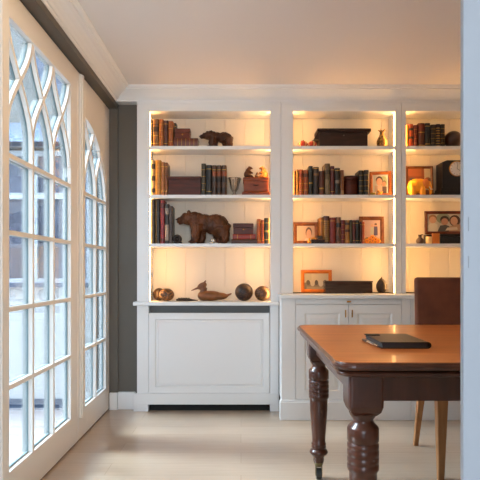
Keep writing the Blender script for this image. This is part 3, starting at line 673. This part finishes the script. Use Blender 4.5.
# balls on the low shelf
def speckle(name, c1, c2, sc):
    m = bpy.data.materials.new(name); m.use_nodes = True; nt = m.node_tree; b = nt.nodes['Principled BSDF']
    tc = nt.nodes.new('ShaderNodeTexCoord'); v = nt.nodes.new('ShaderNodeTexVoronoi'); v.inputs['Scale'].default_value = sc
    r = nt.nodes.new('ShaderNodeValToRGB'); r.color_ramp.elements[0].color = (*srgb(c1), 1); r.color_ramp.elements[1].color = (*srgb(c2), 1); r.color_ramp.elements[0].position = .2; r.color_ramp.elements[1].position = .6
    bp = nt.nodes.new('ShaderNodeBump'); bp.inputs['Strength'].default_value = .35; bp.inputs['Distance'].default_value = .003
    nt.links.new(tc.outputs['Object'], v.inputs['Vector']); nt.links.new(v.outputs['Distance'], r.inputs[0]); nt.links.new(r.outputs[0], b.inputs['Base Color'])
    nt.links.new(v.outputs['Distance'], bp.inputs['Height']); nt.links.new(bp.outputs[0], b.inputs['Normal']); b.inputs['Roughness'].default_value = .38
    return m
BAL1 = speckle('dark_carved_ball', (86, 54, 34), (30, 17, 11), 85); BAL2 = speckle('gold_carved_ball', (160, 104, 44), (64, 38, 18), 80)
def ball(label, xc, yc, zb, r, m, sx=1.0, cat='ornament', group='patterned balls on the lowest shelf'):
    o = MB().ell((0, 0, 0), (r * sx, r, r), 32, 20).build('decorative_ball', m, loc=(xc, yc, zb + r)); tag(o, label, cat, group); return o
ball('dark speckled ball tucked in the corner behind the golden oval ball', wx(158.4, 4.3), 4.345, Z4, .049, BAL1)
ball('golden-brown oval ball at the outer end of the lowest shelf', wx(166.3, 4.25), 4.262, Z4, .0485, BAL2, 1.22)
ball('largest dark round ball on the lowest shelf, past the duck', wx(244, 4.27), 4.275, Z4, .0685, BAL1)
ball('bronze-brown ball at the shelf end beside the largest dark ball', wx(262.3, 4.27), 4.275, Z4, .058, speckle('bronze_ball', (128, 82, 40), (54, 32, 18), 85))
ball('turned dark wooden ball at the end of the book row beside the white casing', wx(454.2, 4.28), 4.30, ZS[0], .068, mat('turned_wood', (66, 36, 23), .35, var=.3, scale=8, stretch=(1, 1, 6)), group=None)
# dark round thing near big bear
o = thing('coiled_ornament', 'dark bronze coiled ornament in front of the books by the big bear', 'ornament', (wx(177, 4.25), 4.25, ZS[2]))
b = MB(); xc = wx(177.0, 4.25)
DB = mat('dark_bronze_cast', (44, 34, 28), .35, metal=.5, bump=.4, bscale=90)
b.rings([[(xc + (.024 + .012 * math.cos(u)) * math.cos(a), 4.26 + .013 * math.sin(u), ZS[2] + .036 + (.024 + .012 * math.cos(u)) * math.sin(a)) for u in [2 * PI * k / 10 for k in range(10)]] for a in [2 * PI * j / 24 for j in range(24)]], closed=True)
b.build('ring', DB, o)
MB().ell((xc, 4.26, ZS[2] + .036), (.018, .012, .018), 14, 10).tube([(xc + .02, 4.255, ZS[2] + .012), (xc + .036, 4.25, ZS[2] + .008)], [.009, .006], 8).build('centre', DB, o)
# silver small thing under bear
o = thing('silver_snail', 'small silver-grey ornament between the big bear and the shelf edge', 'ornament', (wx(213, 4.23), 4.232, ZS[2]))
SIL = mat('silver_grey', (176, 168, 158), .25, metal=.7)
b = MB().ell((wx(213.2, 4.23), 4.228, ZS[2] + .021), (.021, .012, .021), 18, 12); b.build('shell', SIL, o)
MB().tube([(wx(207.5, 4.23), 4.228, ZS[2] + .012), (wx(210, 4.23), 4.228, ZS[2] + .006), (wx(218, 4.23), 4.228, ZS[2] + .005)], [.006, .006, .004], 10).build('foot', SIL, o)

# glass vase on the second shelf
GV = thin_glass('cut_glass', (.95, .93, .90), 1.2, .05)
gv = thing('glass_vase', 'cut glass flared vase beside the orange-brown chest', 'vase', (wx(234.3, 4.27), 4.27, ZS[1]))
prof = [(.026, 0), (.027, .005), (.014, .012), (.010, .022), (.016, .034), (.028, .055), (.034, .085), (.042, .115), (.050, .136), (.047, .134), (.039, .114), (.031, .086), (.025, .056), (.013, .036), (.001, .032)]
MB().lathe(prof, 16, (wx(234.3, 4.27), 4.27, ZS[1])).build('bowl', GV, gv)
b = MB(); DG = mat('engraved_glass', (150, 138, 120), .15, spec=.9)
for k in range(8):
    a = 2 * PI * k / 8 + .2
    b.tube([(wx(234.3, 4.27) + r * math.cos(a), 4.27 + r * math.sin(a), ZS[1] + z) for r, z in ((.017, .034), (.029, .055), (.035, .085), (.043, .115), (.0505, .134))], [.002, .003, .0025, .003, .004], 6)
b.build('cut_ribs', DG, gv)

# striped gourds
def gourd(label, xc, zb, r, n, rot):
    o = thing('striped_gourd', label, 'ornament', (xc, 4.25, zb), 'striped gourds beside the dark chest')
    b = MB(); rs = []; N = n * 4
    for i in range(15):
        t = PI * (i + .05) / 14.1; ring = []
        for k in range(N):
            a = 2 * PI * k / N + rot; rr = r * math.sin(t) * (1 + .06 * math.cos(n * (a - rot)))
            ring.append((xc + rr * math.cos(a), 4.25 + rr * math.sin(a), zb + r * .72 - r * .72 * math.cos(t)))
        rs.append(ring)
    b.rings(rs)
    for i, f in enumerate(b.f):
        if len(f) == 4 and ((f[0] % N) // 2) % 4 == 1: b.mi[i] = 1
    b.build('body', [mat('gourd_red', (196, 62, 34), .35), mat('gourd_cream', (230, 176, 110), .4)], o)
    MB().tube([(xc, 4.25, zb + r * 1.42), (xc + .004, 4.25, zb + r * 1.6)], [.005, .003], 8).build('stem', mat('gourd_stem', (90, 60, 36), .6), o)
gourd('red and cream striped gourd at the outer end, away from the dark chest', wx(303, 4.25), ZS[0], .034, 8, 0)
gourd('red striped gourd tucked against the dark chest', wx(312.0, 4.25) + .002, ZS[0], .0325, 9, .3)

# ornate vase on top shelf
ov = thing('ornate_vase', 'small ornate gold and dark vase with flared lip beside the dark chest', 'vase', (wx(382, 4.29), 4.29, ZS[0]))
vz = lambda py: wz(py, 4.29) - wz(147, 4.29)
VM = mat('dark_cloisonne', (196, 146, 62), .3, var=.5, scale=55, color2=(74, 48, 28), metal=.35)
MB().lathe([(.026, 0), (.030, .003), (.037, .02), (.042, .04), (.040, .06), (.030, .08), (.020, .098), (.015, .112), (.015, .125), (.019, .134), (.017, .134), (.012, .122), (.012, .10)], 28, (wx(382, 4.29), 4.29, ZS[0])).build('body', VM, ov)
b = MB()
for k in range(6):
    a = 2 * PI * k / 6; cx_, cy_ = wx(382, 4.29), 4.29
    b.tube([(cx_ + .016 * math.cos(a), cy_ + .016 * math.sin(a), ZS[0] + .130), (cx_ + .024 * math.cos(a), cy_ + .024 * math.sin(a), ZS[0] + .138), (cx_ + .031 * math.cos(a), cy_ + .031 * math.sin(a), ZS[0] + .141)], [.005, .0045, .002], 8)
b.build('petal_lip', VM, ov)

# pine-cone like egg on countertop
pc = thing('acorn_ornament', 'dark brown pointed acorn-shaped ornament on the countertop by the long box', 'ornament', (wx(381.5, 4.27), 4.27, Z5))
MB().lathe([(.018, 0), (.024, .003), (.034, .018), (.041, .040), (.040, .062), (.031, .086), (.019, .102), (.010, .110), (.004, .116), (.0005, .119)], 28, (wx(381.5, 4.27), 4.27, Z5)).build('body', speckle('cone_brown', (70, 44, 28), (40, 26, 18), 140), pc)
MB().tube([(wx(381.5, 4.27), 4.27, .998), (wx(382, 4.27), 4.27, 1.006)], [.004, .002], 8).build('tip', MATS['dark_bronze'], pc)

# ------------------------------------------------------------------ photo frames
def paint(c): return mat('print_%02x%02x%02x' % c, tuple(v * .74 for v in srgb(c)), .5)
def frame(label, x0, x1, y0, y1, bw, yb, zb, fm, shapes, lean=.09, turn=0.0, up=.0012, hgt=None, group=None, name='picture_frame'):
    """x0..y1 in photo pixels at depth yb; bw border width in metres; shapes painted in 0..1 picture space"""
    W = (x1 - x0) / (F / yb); Ht = hgt if hgt else wz(y0, yb) - zb
    xm = (wx(x0, yb) + wx(x1, yb)) / 2
    o = thing(name, label, 'picture frame', (xm, yb, zb), group)
    M = Matrix.Translation((xm, yb, zb + up)) @ Matrix.Rotation(turn, 4, 'Z') @ Matrix.Rotation(-lean, 4, 'X')
    fb = MB(); a, c = -W / 2, W / 2; th = .016
    # border as a closed ring of mitred profile
    pr = [(0, th), (0, .002), (.003, 0), (bw * .55, 0), (bw - .003, .004), (bw, .007), (bw, th)]
    cs = [(a, 0, 1, 1), (c, 0, -1, 1), (c, Ht, -1, -1), (a, Ht, 1, -1)]
    fb.rings([[(X + sx * i, y, Z + sz * i) for i, y in pr] for X, Z, sx, sz in cs], smooth=False, closed=True)
    fb.xform(M).build('frame', fm, o)
    ix0, ix1, iz0, iz1 = a + bw, c - bw, bw, Ht - bw
    pb = MB(); ms = []
    for li, (kind, col, pts) in enumerate(shapes):
        m = paint(col)
        if m not in ms: ms.append(m)
        pb.cur = ms.index(m)
        if kind == 'r': poly = [(pts[0], pts[1]), (pts[2], pts[1]), (pts[2], pts[3]), (pts[0], pts[3])]
        elif kind == 'e':
            asp = (ix1 - ix0) / (iz1 - iz0)
            poly = [(pts[0] + pts[2] * math.cos(2 * PI * k / 20), pts[1] + pts[3] * math.sin(2 * PI * k / 20)) for k in range(20)]
        else: poly = pts
        poly = [(min(1, max(0, u)), min(1, max(0, v))) for u, v in poly]
        y = .0105 - .00025 * li
        vs = [(ix0 + u * (ix1 - ix0), y, iz0 + v * (iz1 - iz0)) for u, v in poly]
        pb.add(vs, [tuple(range(len(vs)))])
    pb.xform(M)
    ob = pb.build('photograph', ms, o)
    MB().box(a + bw * .5, c - bw * .5, .0115, .0145, bw * .5, Ht - bw * .5).xform(M).build('backing', mat('backing_board', (70, 48, 32), .8), o)
    # easel strut at the back
    return o
SK = (206, 160, 132); SK2 = (190, 140, 112); HAIR = (70, 48, 36); DKc = (48, 46, 52)
FR1 = wood_mat('frame_oak', (150, 84, 34), (120, 62, 24), .4, (6, 6, 6)); FR2 = wood_mat('frame_walnut', (116, 68, 34), (86, 46, 22), .4, (6, 6, 6)); FR3 = wood_mat('frame_orange', (206, 116, 34), (182, 94, 24), .38, (6, 6, 6)); FR4 = wood_mat('frame_dark', (92, 38, 20), (68, 26, 14), .4, (6, 6, 6))
frame('orange-brown photo frame turned slightly, beside the black books on second shelf', 369.8, 391.2, 171, 195, .024, 4.30, ZS[1], FR1,
      [('r', (196, 196, 190), (0, 0, 1, 1)), ('e', (150, 164, 130), (.7, .62, .25, .3)), ('e', HAIR, (.42, .72, .22, .2)), ('e', SK, (.42, .62, .19, .2)), ('e', (112, 84, 66), (.74, .56, .13, .13)), ('e', SK2, (.72, .5, .12, .13)), ('r', (200, 170, 150), (.12, 0, .62, .42)), ('r', (90, 72, 62), (.62, 0, .9, .36))], turn=-.22)
frame('pale wood landscape frame with a head-and-shoulders portrait at the shelf corner', 293.6, 318.2, 222, 244, .026, 4.31, ZS[2], FR2,
      [('r', (190, 164, 146), (0, 0, 1, 1)), ('e', HAIR, (.68, .56, .18, .34)), ('e', SK, (.68, .44, .14, .32)), ('p', (214, 200, 190), [(.4, 0), (.96, 0), (.88, .16), (.5, .16)])])
frame('brown upright frame with a couple photograph behind the gold flower ornament', 359.8, 384.6, 216.2, 244, .028, 4.335, ZS[2], FR2,
      [('r', (196, 168, 158), (0, 0, 1, 1)), ('e', (120, 120, 70), (.5, .05, .5, .14)), ('p', (180, 186, 170), [(.42, .3), (.62, .3), (.6, .66), (.46, .66)]), ('e', SK, (.53, .74, .08, .07)), ('p', (72, 70, 110), [(.62, .26), (.84, .26), (.84, .7), (.64, .7)]), ('e', SK2, (.74, .76, .08, .07)), ('e', HAIR, (.74, .81, .08, .04))])
frame('bright orange landscape frame with a pale group photograph on the countertop', 301.2, 332.2, 270, 293, .026, 4.345, Z5, FR3,
      [('r', (206, 190, 160), (0, 0, 1, 1)), ('r', (190, 178, 150), (0, .55, .3, 1)), ('r', (128, 116, 96), (0, 0, 1, .42)), ('e', (90, 80, 66), (.16, .42, .08, .16)), ('e', (200, 188, 164), (.34, .36, .09, .18)), ('e', (78, 70, 60), (.5, .42, .07, .16)), ('e', (206, 196, 176), (.68, .36, .1, .2)), ('e', (92, 84, 70), (.86, .42, .08, .16)), ('r', (160, 146, 120), (.1, 0, .9, .16))])
frame('oak frame with a dim red interior photograph behind the yellow elephant', 406.8, 434, 165.5, 195, .018, 4.36, ZS[1], FR2,
      [('r', (150, 80, 48), (0, 0, 1, 1)), ('r', (206, 190, 160), (.72, .2, 1, 1)), ('r', (176, 100, 54), (.0, .72, .6, 1)), ('r', (96, 88, 80), (.06, .3, .34, .66)), ('e', (60, 40, 34), (.56, .4, .18, .2))])
frame('dark red-brown landscape frame with a photograph of three people', 425.4, 466, 211, 234.6, .022, 4.33, ZS[2] + .077, FR4,
      [('r', (196, 186, 166), (0, 0, 1, 1)), ('e', (140, 150, 124), (.45, .75, .2, .3)), ('e', (150, 108, 72), (.15, .76, .12, .2)), ('e', SK, (.15, .66, .1, .19)), ('p', (214, 206, 188), [(0, 0), (.3, 0), (.28, .4), (.2, .48), (.08, .46), (0, .3)]), ('e', (58, 44, 38), (.49, .68, .13, .22)), ('e', SK2, (.49, .56, .1, .2)), ('p', (74, 74, 76), [(.28, 0), (.66, 0), (.62, .3), (.52, .38), (.36, .34)]), ('e', (70, 44, 34), (.78, .62, .16, .32)), ('e', SK, (.76, .6, .105, .24)), ('p', (176, 142, 116), [(.6, 0), (1, 0), (1, .36), (.86, .42), (.64, .3)]), ('p', (206, 192, 170), [(.5, .05), (.86, .1), (.84, .26), (.56, .22)])], lean=.05)
bx = thing('box', 'black lacquered box under the photograph of three people', 'box', (wx(450, 4.3), 4.32, ZS[2]))
LAC = mat('black_lacquer', (22, 18, 18), .3)
MB().box(wx(440.3, 4.27), wx(470, 4.27), 4.262, 4.405, ZS[2], ZS[2] + .056).build('body', LAC, bx, bevel=.001)
MB().box(wx(439.9, 4.27), wx(470.3, 4.27), 4.259, 4.408, ZS[2] + .057, ZS[2] + .075).build('lid', LAC, bx, bevel=.0015)
MB().box(wx(426.5, 4.33), wx(439.5, 4.33), 4.325, 4.40, ZS[2], ZS[2] + .0745).build('riser', LAC, bx)

# ornaments in front of frames
GOLDO = mat('gold_ornament', (222, 150, 50), .32, metal=.35, var=.25, scale=60)
o = thing('gold_bird', 'tiny gold bird ornament before the orange-brown photo frame', 'ornament', (wx(379.5, 4.25), 4.25, ZS[1]))
xc = wx(379.5, 4.25)
b = MB().ell((xc, 4.25, ZS[1] + .017), (.017, .012, .0165)).ell((xc - .008, 4.25, ZS[1] + .034), (.010, .009, .010)); b.tube([(xc + .01, 4.25, ZS[1] + .02), (xc + .026, 4.25, ZS[1] + .03)], [.009, .004], 8)
carve(b, 'body', GOLDO, .0025, o, 2)
MB().tube([(xc - .016, 4.25, ZS[1] + .034), (xc - .024, 4.25, ZS[1] + .032)], [.004, .001], 8).build('beak', BRASS, o)
o = thing('olive_dish', 'shallow olive-gold dish at the foot of the orange-brown photo frame', 'dish', (wx(373, 4.25), 4.25, ZS[1]))
MB().lathe([(.014, 0), (.016, .002), (.022, .014), (.024, .02), (.021, .019), (.014, .006), (.0005, .005)], 20, (wx(372.9, 4.25), 4.25, ZS[1])).build('bowl', mat('olive_gold', (140, 120, 52), .35, metal=.4), o)
# gold flowers
o = thing('flower_ornament', 'cluster of gold-orange flowers in front of the upright couple photograph', 'ornament', (wx(372.5, 4.26), 4.26, ZS[2]))
FM = mat('gold_orange_petal', (236, 150, 40), .4)
for (dx, h, rr_) in ((-.042, .02, .021), (-.02, .034, .021), (.0, .048, .022), (.022, .034, .021), (.044, .02, .021), (.0, .018, .022)):
    b = MB(); cx_ = wx(372.5, 4.26) + dx; cz = ZS[2] + max(h, rr_ * 1.05)
    for k in range(6):
        a = 2 * PI * k / 6; b.ell((cx_ + rr_ * .55 * math.cos(a), 4.262, cz + rr_ * .55 * math.sin(a)), (rr_ * .42, .007, rr_ * .42), 10, 8)
    f = b.build('flower', FM, o)
    MB().ell((cx_, 4.255, cz), (.006, .005, .006), 10, 8).build('flower_centre', mat('amber_centre', (196, 96, 24), .4), f)
MB().box(wx(366, 4.27), wx(379, 4.27), 4.265, 4.285, ZS[2], ZS[2] + .012).build('base', GOLDO, o, bevel=.003)
# dark flat book, figurine and gold candlestick
zf = wz(239.6)
flat_book('book', wx(311.5), wx(325), 4.222, 4.236 + .012, ZS[2], zf, (42, 32, 26), 'black-brown small book lying flat before the portrait frame') if False else None
o = thing('slate_box', 'low black box lying before the pale wood portrait frame', 'box', (wx(317, 4.22), 4.228, ZS[2]))
MB().box(wx(311.6, 4.22), wx(324.6, 4.22), 4.214, 4.246, ZS[2], wz(241, 4.22)).build('body', TRUNKW, o, bevel=.001)
MB().box(wx(311.3, 4.22), wx(324.9, 4.22), 4.2125, 4.2475, wz(241, 4.22) + .0005, wz(239.6, 4.22)).build('lid', TRUNKW, o, bevel=.001)
zb_ = wz(239.6, 4.22)
o = thing('turtle_figurine', 'tiny dark turtle figurine on the low black box', 'figurine', (wx(320, 4.23), 4.23, zb_)); xc = wx(320.2, 4.23)
b = MB().ell((xc, 4.23, zb_ + .017), (.022, .012, .015)); b.tube([(xc - .016, 4.23, zb_ + .018), (xc - .03, 4.23, zb_ + .032)], [.007, .007], 10)
for s in (-1, 1):
    for d in (-.013, .013): b.tube([(xc + d, 4.23 + s * .006, zb_ + .012), (xc + d * 1.2, 4.23 + s * .008, zb_ + .003)], [.005, .0045], 8)
carve(b, 'body', mat('black_stone', (34, 26, 22), .35), .0025, o, 2)
o = thing('gold_frog', 'small gold figurine at the end of the low black box', 'figurine', (wx(309.8, 4.22), 4.225, ZS[2])); xc = wx(309.4, 4.22)
b = MB().ell((xc, 4.225, ZS[2] + .016), (.012, .010, .0155)).ell((xc, 4.222, ZS[2] + .034), (.009, .009, .009))
for s in (-1, 1): b.ell((xc + s * .009, 4.222, ZS[2] + .006), (.006, .008, .006), 10, 8)
carve(b, 'body', GOLDO, .0025, o, 2)
o = thing('gold_leaf_dish', 'gold leaf ornament resting on the low black box', 'ornament', (wx(314.2, 4.23), 4.23, zb_)); xc = wx(314, 4.23)
b = MB()
for k, (dx, h) in enumerate(((-.014, .016), (0, .022), (.012, .014))): b.ell((xc + dx, 4.232, zb_ + h * .55), (.008, .005, h * .55), 10, 8)
carve(b, 'body', GOLDO, .002, o, 1)

# right bay, third shelf small things
o = thing('clay_pot', 'small dark pot with a knotted neck on the shelf by the family frame', 'pot', (wx(420, 4.27), 4.27, ZS[2]))
MB().lathe([(.018, 0), (.026, .006), (.030, .02), (.026, .036), (.013, .048), (.010, .054), (.016, .060), (.013, .060), (.007, .052)], 22, (wx(420, 4.27), 4.27, ZS[2])).build('body', mat('dark_clay', (62, 42, 32), .4, var=.3, scale=40), o)
MB().tube([(wx(418, 4.27), 4.262, ZS[2] + .066), (wx(420, 4.27), 4.27, ZS[2] + .064), (wx(423, 4.27), 4.27, ZS[2] + .072)], [.004, .006, .003], 8).build('stopper', mat('dark_clay', (62, 42, 32)), o)
o = thing('candle', 'cream pillar candle before the photograph of three people', 'candle', (wx(429, 4.25), 4.26, ZS[2]))
MB().lathe([(.023, 0), (.024, .002), (.024, .052), (.022, .054), (.003, .050)], 24, (wx(429, 4.255), 4.258, ZS[2])).build('wax', mat('cream_wax', (236, 204, 140), .45), o)
MB().tube([(wx(429, 4.255), 4.258, ZS[2] + .049), (wx(429.3, 4.255), 4.258, ZS[2] + .06)], [.0015, .001], 6).build('wick', BLACK, o)
o = thing('tin', 'orange-brown square tin between the candle and the black box', 'tin', (wx(436.2, 4.25), 4.255, ZS[2]))
MB().rr(wx(432.4, 4.24), wx(439.6, 4.24), 4.236, 4.258, .004, [(0, ZS[2]), (0, ZS[2] + .066), (.001, ZS[2] + .067)], n=4).build('body', mat('amber_tin', (204, 116, 40), .35), o)
MB().rr(wx(432.2, 4.24), wx(439.8, 4.24), 4.2355, 4.2585, .004, [(0, ZS[2] + .0672), (0, ZS[2] + .076), (.002, ZS[2] + .078)], n=4).build('lid', mat('amber_tin', (204, 116, 40)), o)

# ------------------------------------------------------------------ elephant
el = thing('elephant_figurine', 'yellow elephant figurine with a red and green decorated head', 'figurine', (wx(420, 4.26), 4.265, ZS[1]))
EY = mat('yellow_lacquer', (240, 164, 30), .35, var=.1, scale=20)
ye = 4.275
def eq(px, py, dy=0.0): return (wx(px, ye), ye + dy, wz(py, ye))
k = 1 / (F / ye); b = MB(); zb = ZS[1]
b.ell(eq(416.5, 186), (8.2 * k, .036, 7.4 * k)); b.ell(eq(420, 185.5), (6.5 * k, .034, 7 * k)); b.ell(eq(412.5, 187), (5 * k, .034, 7 * k))
for (a, s) in ((411.6, -1), (414.3, 1), (421.6, -1), (424, 1)):
    p = eq(a, 187, s * .018); b.tube([p, (p[0], p[1], zb + .03), (p[0], p[1], zb + .002)], [.022, .0185, .019], 12)
b.tube([eq(409.2, 184), eq(408.2, 189), eq(408.4, 194)], [.007, .005, .003], 8)
b.tube([eq(423, 183.5), eq(426, 183)], [.03, .028], 12)
carve(b, 'body', EY, .0045, el, 3)
b = MB(); b.ell(eq(427, 183.5), (4.0 * k, .028, 5.2 * k)); b.tube([eq(428.8, 185), eq(430.6, 189), eq(430.8, 193), eq(429.6, 194.6)], [.021, .014, .010, .007], 12)
carve(b, 'head', EY, .004, el, 2)
for s in (-1, 1):
    MB().ell(eq(424.6, 184, s * .029), (3.4 * k, .005, 4.6 * k), 14, 10).build('ear', mat('elephant_ear', (206, 116, 40), .4), el)
    MB().tube([eq(428.6, 187, s * .014), eq(430, 189.6, s * .02), eq(432.2, 189.6, s * .022)], [.005, .004, .0015], 8).build('tusk', mat('ivory', (236, 222, 190), .4), el)
MB().ell(eq(427.6, 180.4), (3.4 * k, .0275, 3.2 * k), 16, 10).build('headdress', mat('red_green_cloth', (150, 60, 30), .5, var=.5, scale=90, color2=(70, 92, 50)), el)

# ------------------------------------------------------------------ mantel clock
cl = thing('mantel_clock', 'black mantel clock with a white round dial', 'clock', (wx(457, 4.26), 4.30, ZS[1]))
BL = mat('black_slate', (26, 22, 24), .3)
yk = 4.255; ck = lambda px: wx(px, yk); cz = lambda py: wz(py, yk)
MB().box(ck(440.4), ck(473.6), yk - .006, 4.405, ZS[1], cz(190.2)).box(ck(441.2), ck(472.8), yk - .003, 4.402, cz(190.2), cz(188)).build('base', BL, cl, bevel=.002)
prf = [(ck(442.6), cz(188)), (ck(471.4), cz(188)), (ck(471.4), cz(162)), (ck(467), cz(160.2)), (ck(447), cz(160.2)), (ck(442.6), cz(162))]
MB().prism(prf, 'y', yk + .002, 4.395).build('case', BL, cl, bevel=.0015)
RX = Matrix.Translation((ck(457), yk + .002, cz(168.7))) @ Matrix.Rotation(PI / 2, 4, 'X')
rd = 7.2 / (F / yk)
di = MB().lathe([(.0001, .002), (rd * .98, .002), (rd, 0)], 32).xform(RX).build('dial', mat('white_dial', (226, 220, 212), .4), cl)
MB().lathe([(rd * .97, .0), (rd * .97, .004), (rd * 1.02, .006), (rd * 1.08, .003), (rd * 1.08, 0)], 32).xform(RX).build('bezel', BRASS, cl)
hn = MB()
for k in range(12):
    a = PI / 6 * k; c_, s_ = math.sin(a), math.cos(a)
    q0 = RX @ Vector((c_ * rd * .72, s_ * rd * .72, .0026)); q1 = RX @ Vector((c_ * rd * .9, s_ * rd * .9, .0026)); hn.tube([q0, q1], .0013, 6)
hn.build('hour_marks', BLACK, di)
for nm, a, l in (('hour_hand', 2.1, .5), ('minute_hand', .15, .75)):
    q0 = RX @ Vector((0, 0, .0034)); q1 = RX @ Vector((math.sin(a) * rd * l, math.cos(a) * rd * l, .0034)); MB().tube([q0, q1], [.0016, .0011], 6).build(nm, BLACK, di)

# ------------------------------------------------------------------ ceiling lamp over the table (out of the picture, above the frame)
OPAL = emit('opal_glow', (1.0, .66, .34), 12.5)
for LAMPX, LAMPY, lab in ((.95, 1.75, 'round opal ceiling lamp fixed above the mahogany table'), (-.3, 2.25, 'round opal ceiling lamp fixed near the glazed doors')):
  lp = thing('ceiling_lamp', lab, 'lamp', (LAMPX, LAMPY, 2.41), 'opal ceiling lamps')
  MB().lathe([(.07, 2.385), (.20, 2.39), (.205, 2.41)], 32, (LAMPX, LAMPY, 0)).build('base', BRASS, lp)
  MB().lathe([(.001, 2.30), (.08, 2.305), (.14, 2.325), (.18, 2.36), (.185, 2.388)], 32, (LAMPX, LAMPY, 0)).build('diffuser', OPAL, lp)

# ------------------------------------------------------------------ light
w = bpy.data.worlds.new('sky'); S.world = w; w.use_nodes = True; nt = w.node_tree; bg = nt.nodes['Background']
tc = nt.nodes.new('ShaderNodeTexCoord'); sp = nt.nodes.new('ShaderNodeSeparateXYZ'); rp = nt.nodes.new('ShaderNodeValToRGB')
nt.links.new(tc.outputs['Generated'], sp.inputs[0]); nt.links.new(sp.outputs['Z'], rp.inputs[0]); nt.links.new(rp.outputs[0], bg.inputs[0])
rp.color_ramp.elements[0].position = .0; rp.color_ramp.elements[0].color = (.73, .83, .94, 1); rp.color_ramp.elements[1].position = .6; rp.color_ramp.elements[1].color = (.58, .745, .98, 1)
bg.inputs[1].default_value = 7.0
sun = bpy.data.lights.new('hazy_sun', 'SUN'); sun.energy = 13; sun.angle = math.radians(18); sun.color = (.82, .91, 1.0)
so = bpy.data.objects.new('hazy_sun', sun); COL.objects.link(so); so.rotation_euler = Vector((1, -.16, -.82)).to_track_quat('-Z', 'Y').to_euler()
def portal(loc, rot, sx, sy):
    l = bpy.data.lights.new('portal', 'AREA'); l.shape = 'RECTANGLE'; l.size = sx; l.size_y = sy; l.cycles.is_portal = True
    o = bpy.data.objects.new('portal', l); COL.objects.link(o); o.location = loc; o.rotation_euler = rot
portal((-1.13, 2.76, 1.15), (0, -PI / 2, 0), 2.2, 3.0)
portal((.3, YB - .05, 1.27), (PI / 2, 0, 0), 2.4, 1.95)

# ------------------------------------------------------------------ camera
cam = bpy.data.cameras.new('camera'); co = bpy.data.objects.new('camera', cam); COL.objects.link(co)
co.location = (0, 0, H); co.rotation_euler = (PI / 2, 0, 0); cam.sensor_width = 36; cam.lens = 36 * F / 480
cam.shift_x = -(VX - 240) / 480; cam.shift_y = (VY - 240) / 480; cam.clip_start = .02
S.camera = co
S.view_settings.view_transform = 'Standard'; S.view_settings.look = 'None'; S.view_settings.exposure = 0.33; S.view_settings.gamma = 1; S.view_settings.use_curve_mapping = False
S.cycles.use_denoising = True; S.cycles.max_bounces = 10; S.cycles.diffuse_bounces = 6; S.cycles.transparent_max_bounces = 12; S.cycles.sample_clamp_indirect = 8
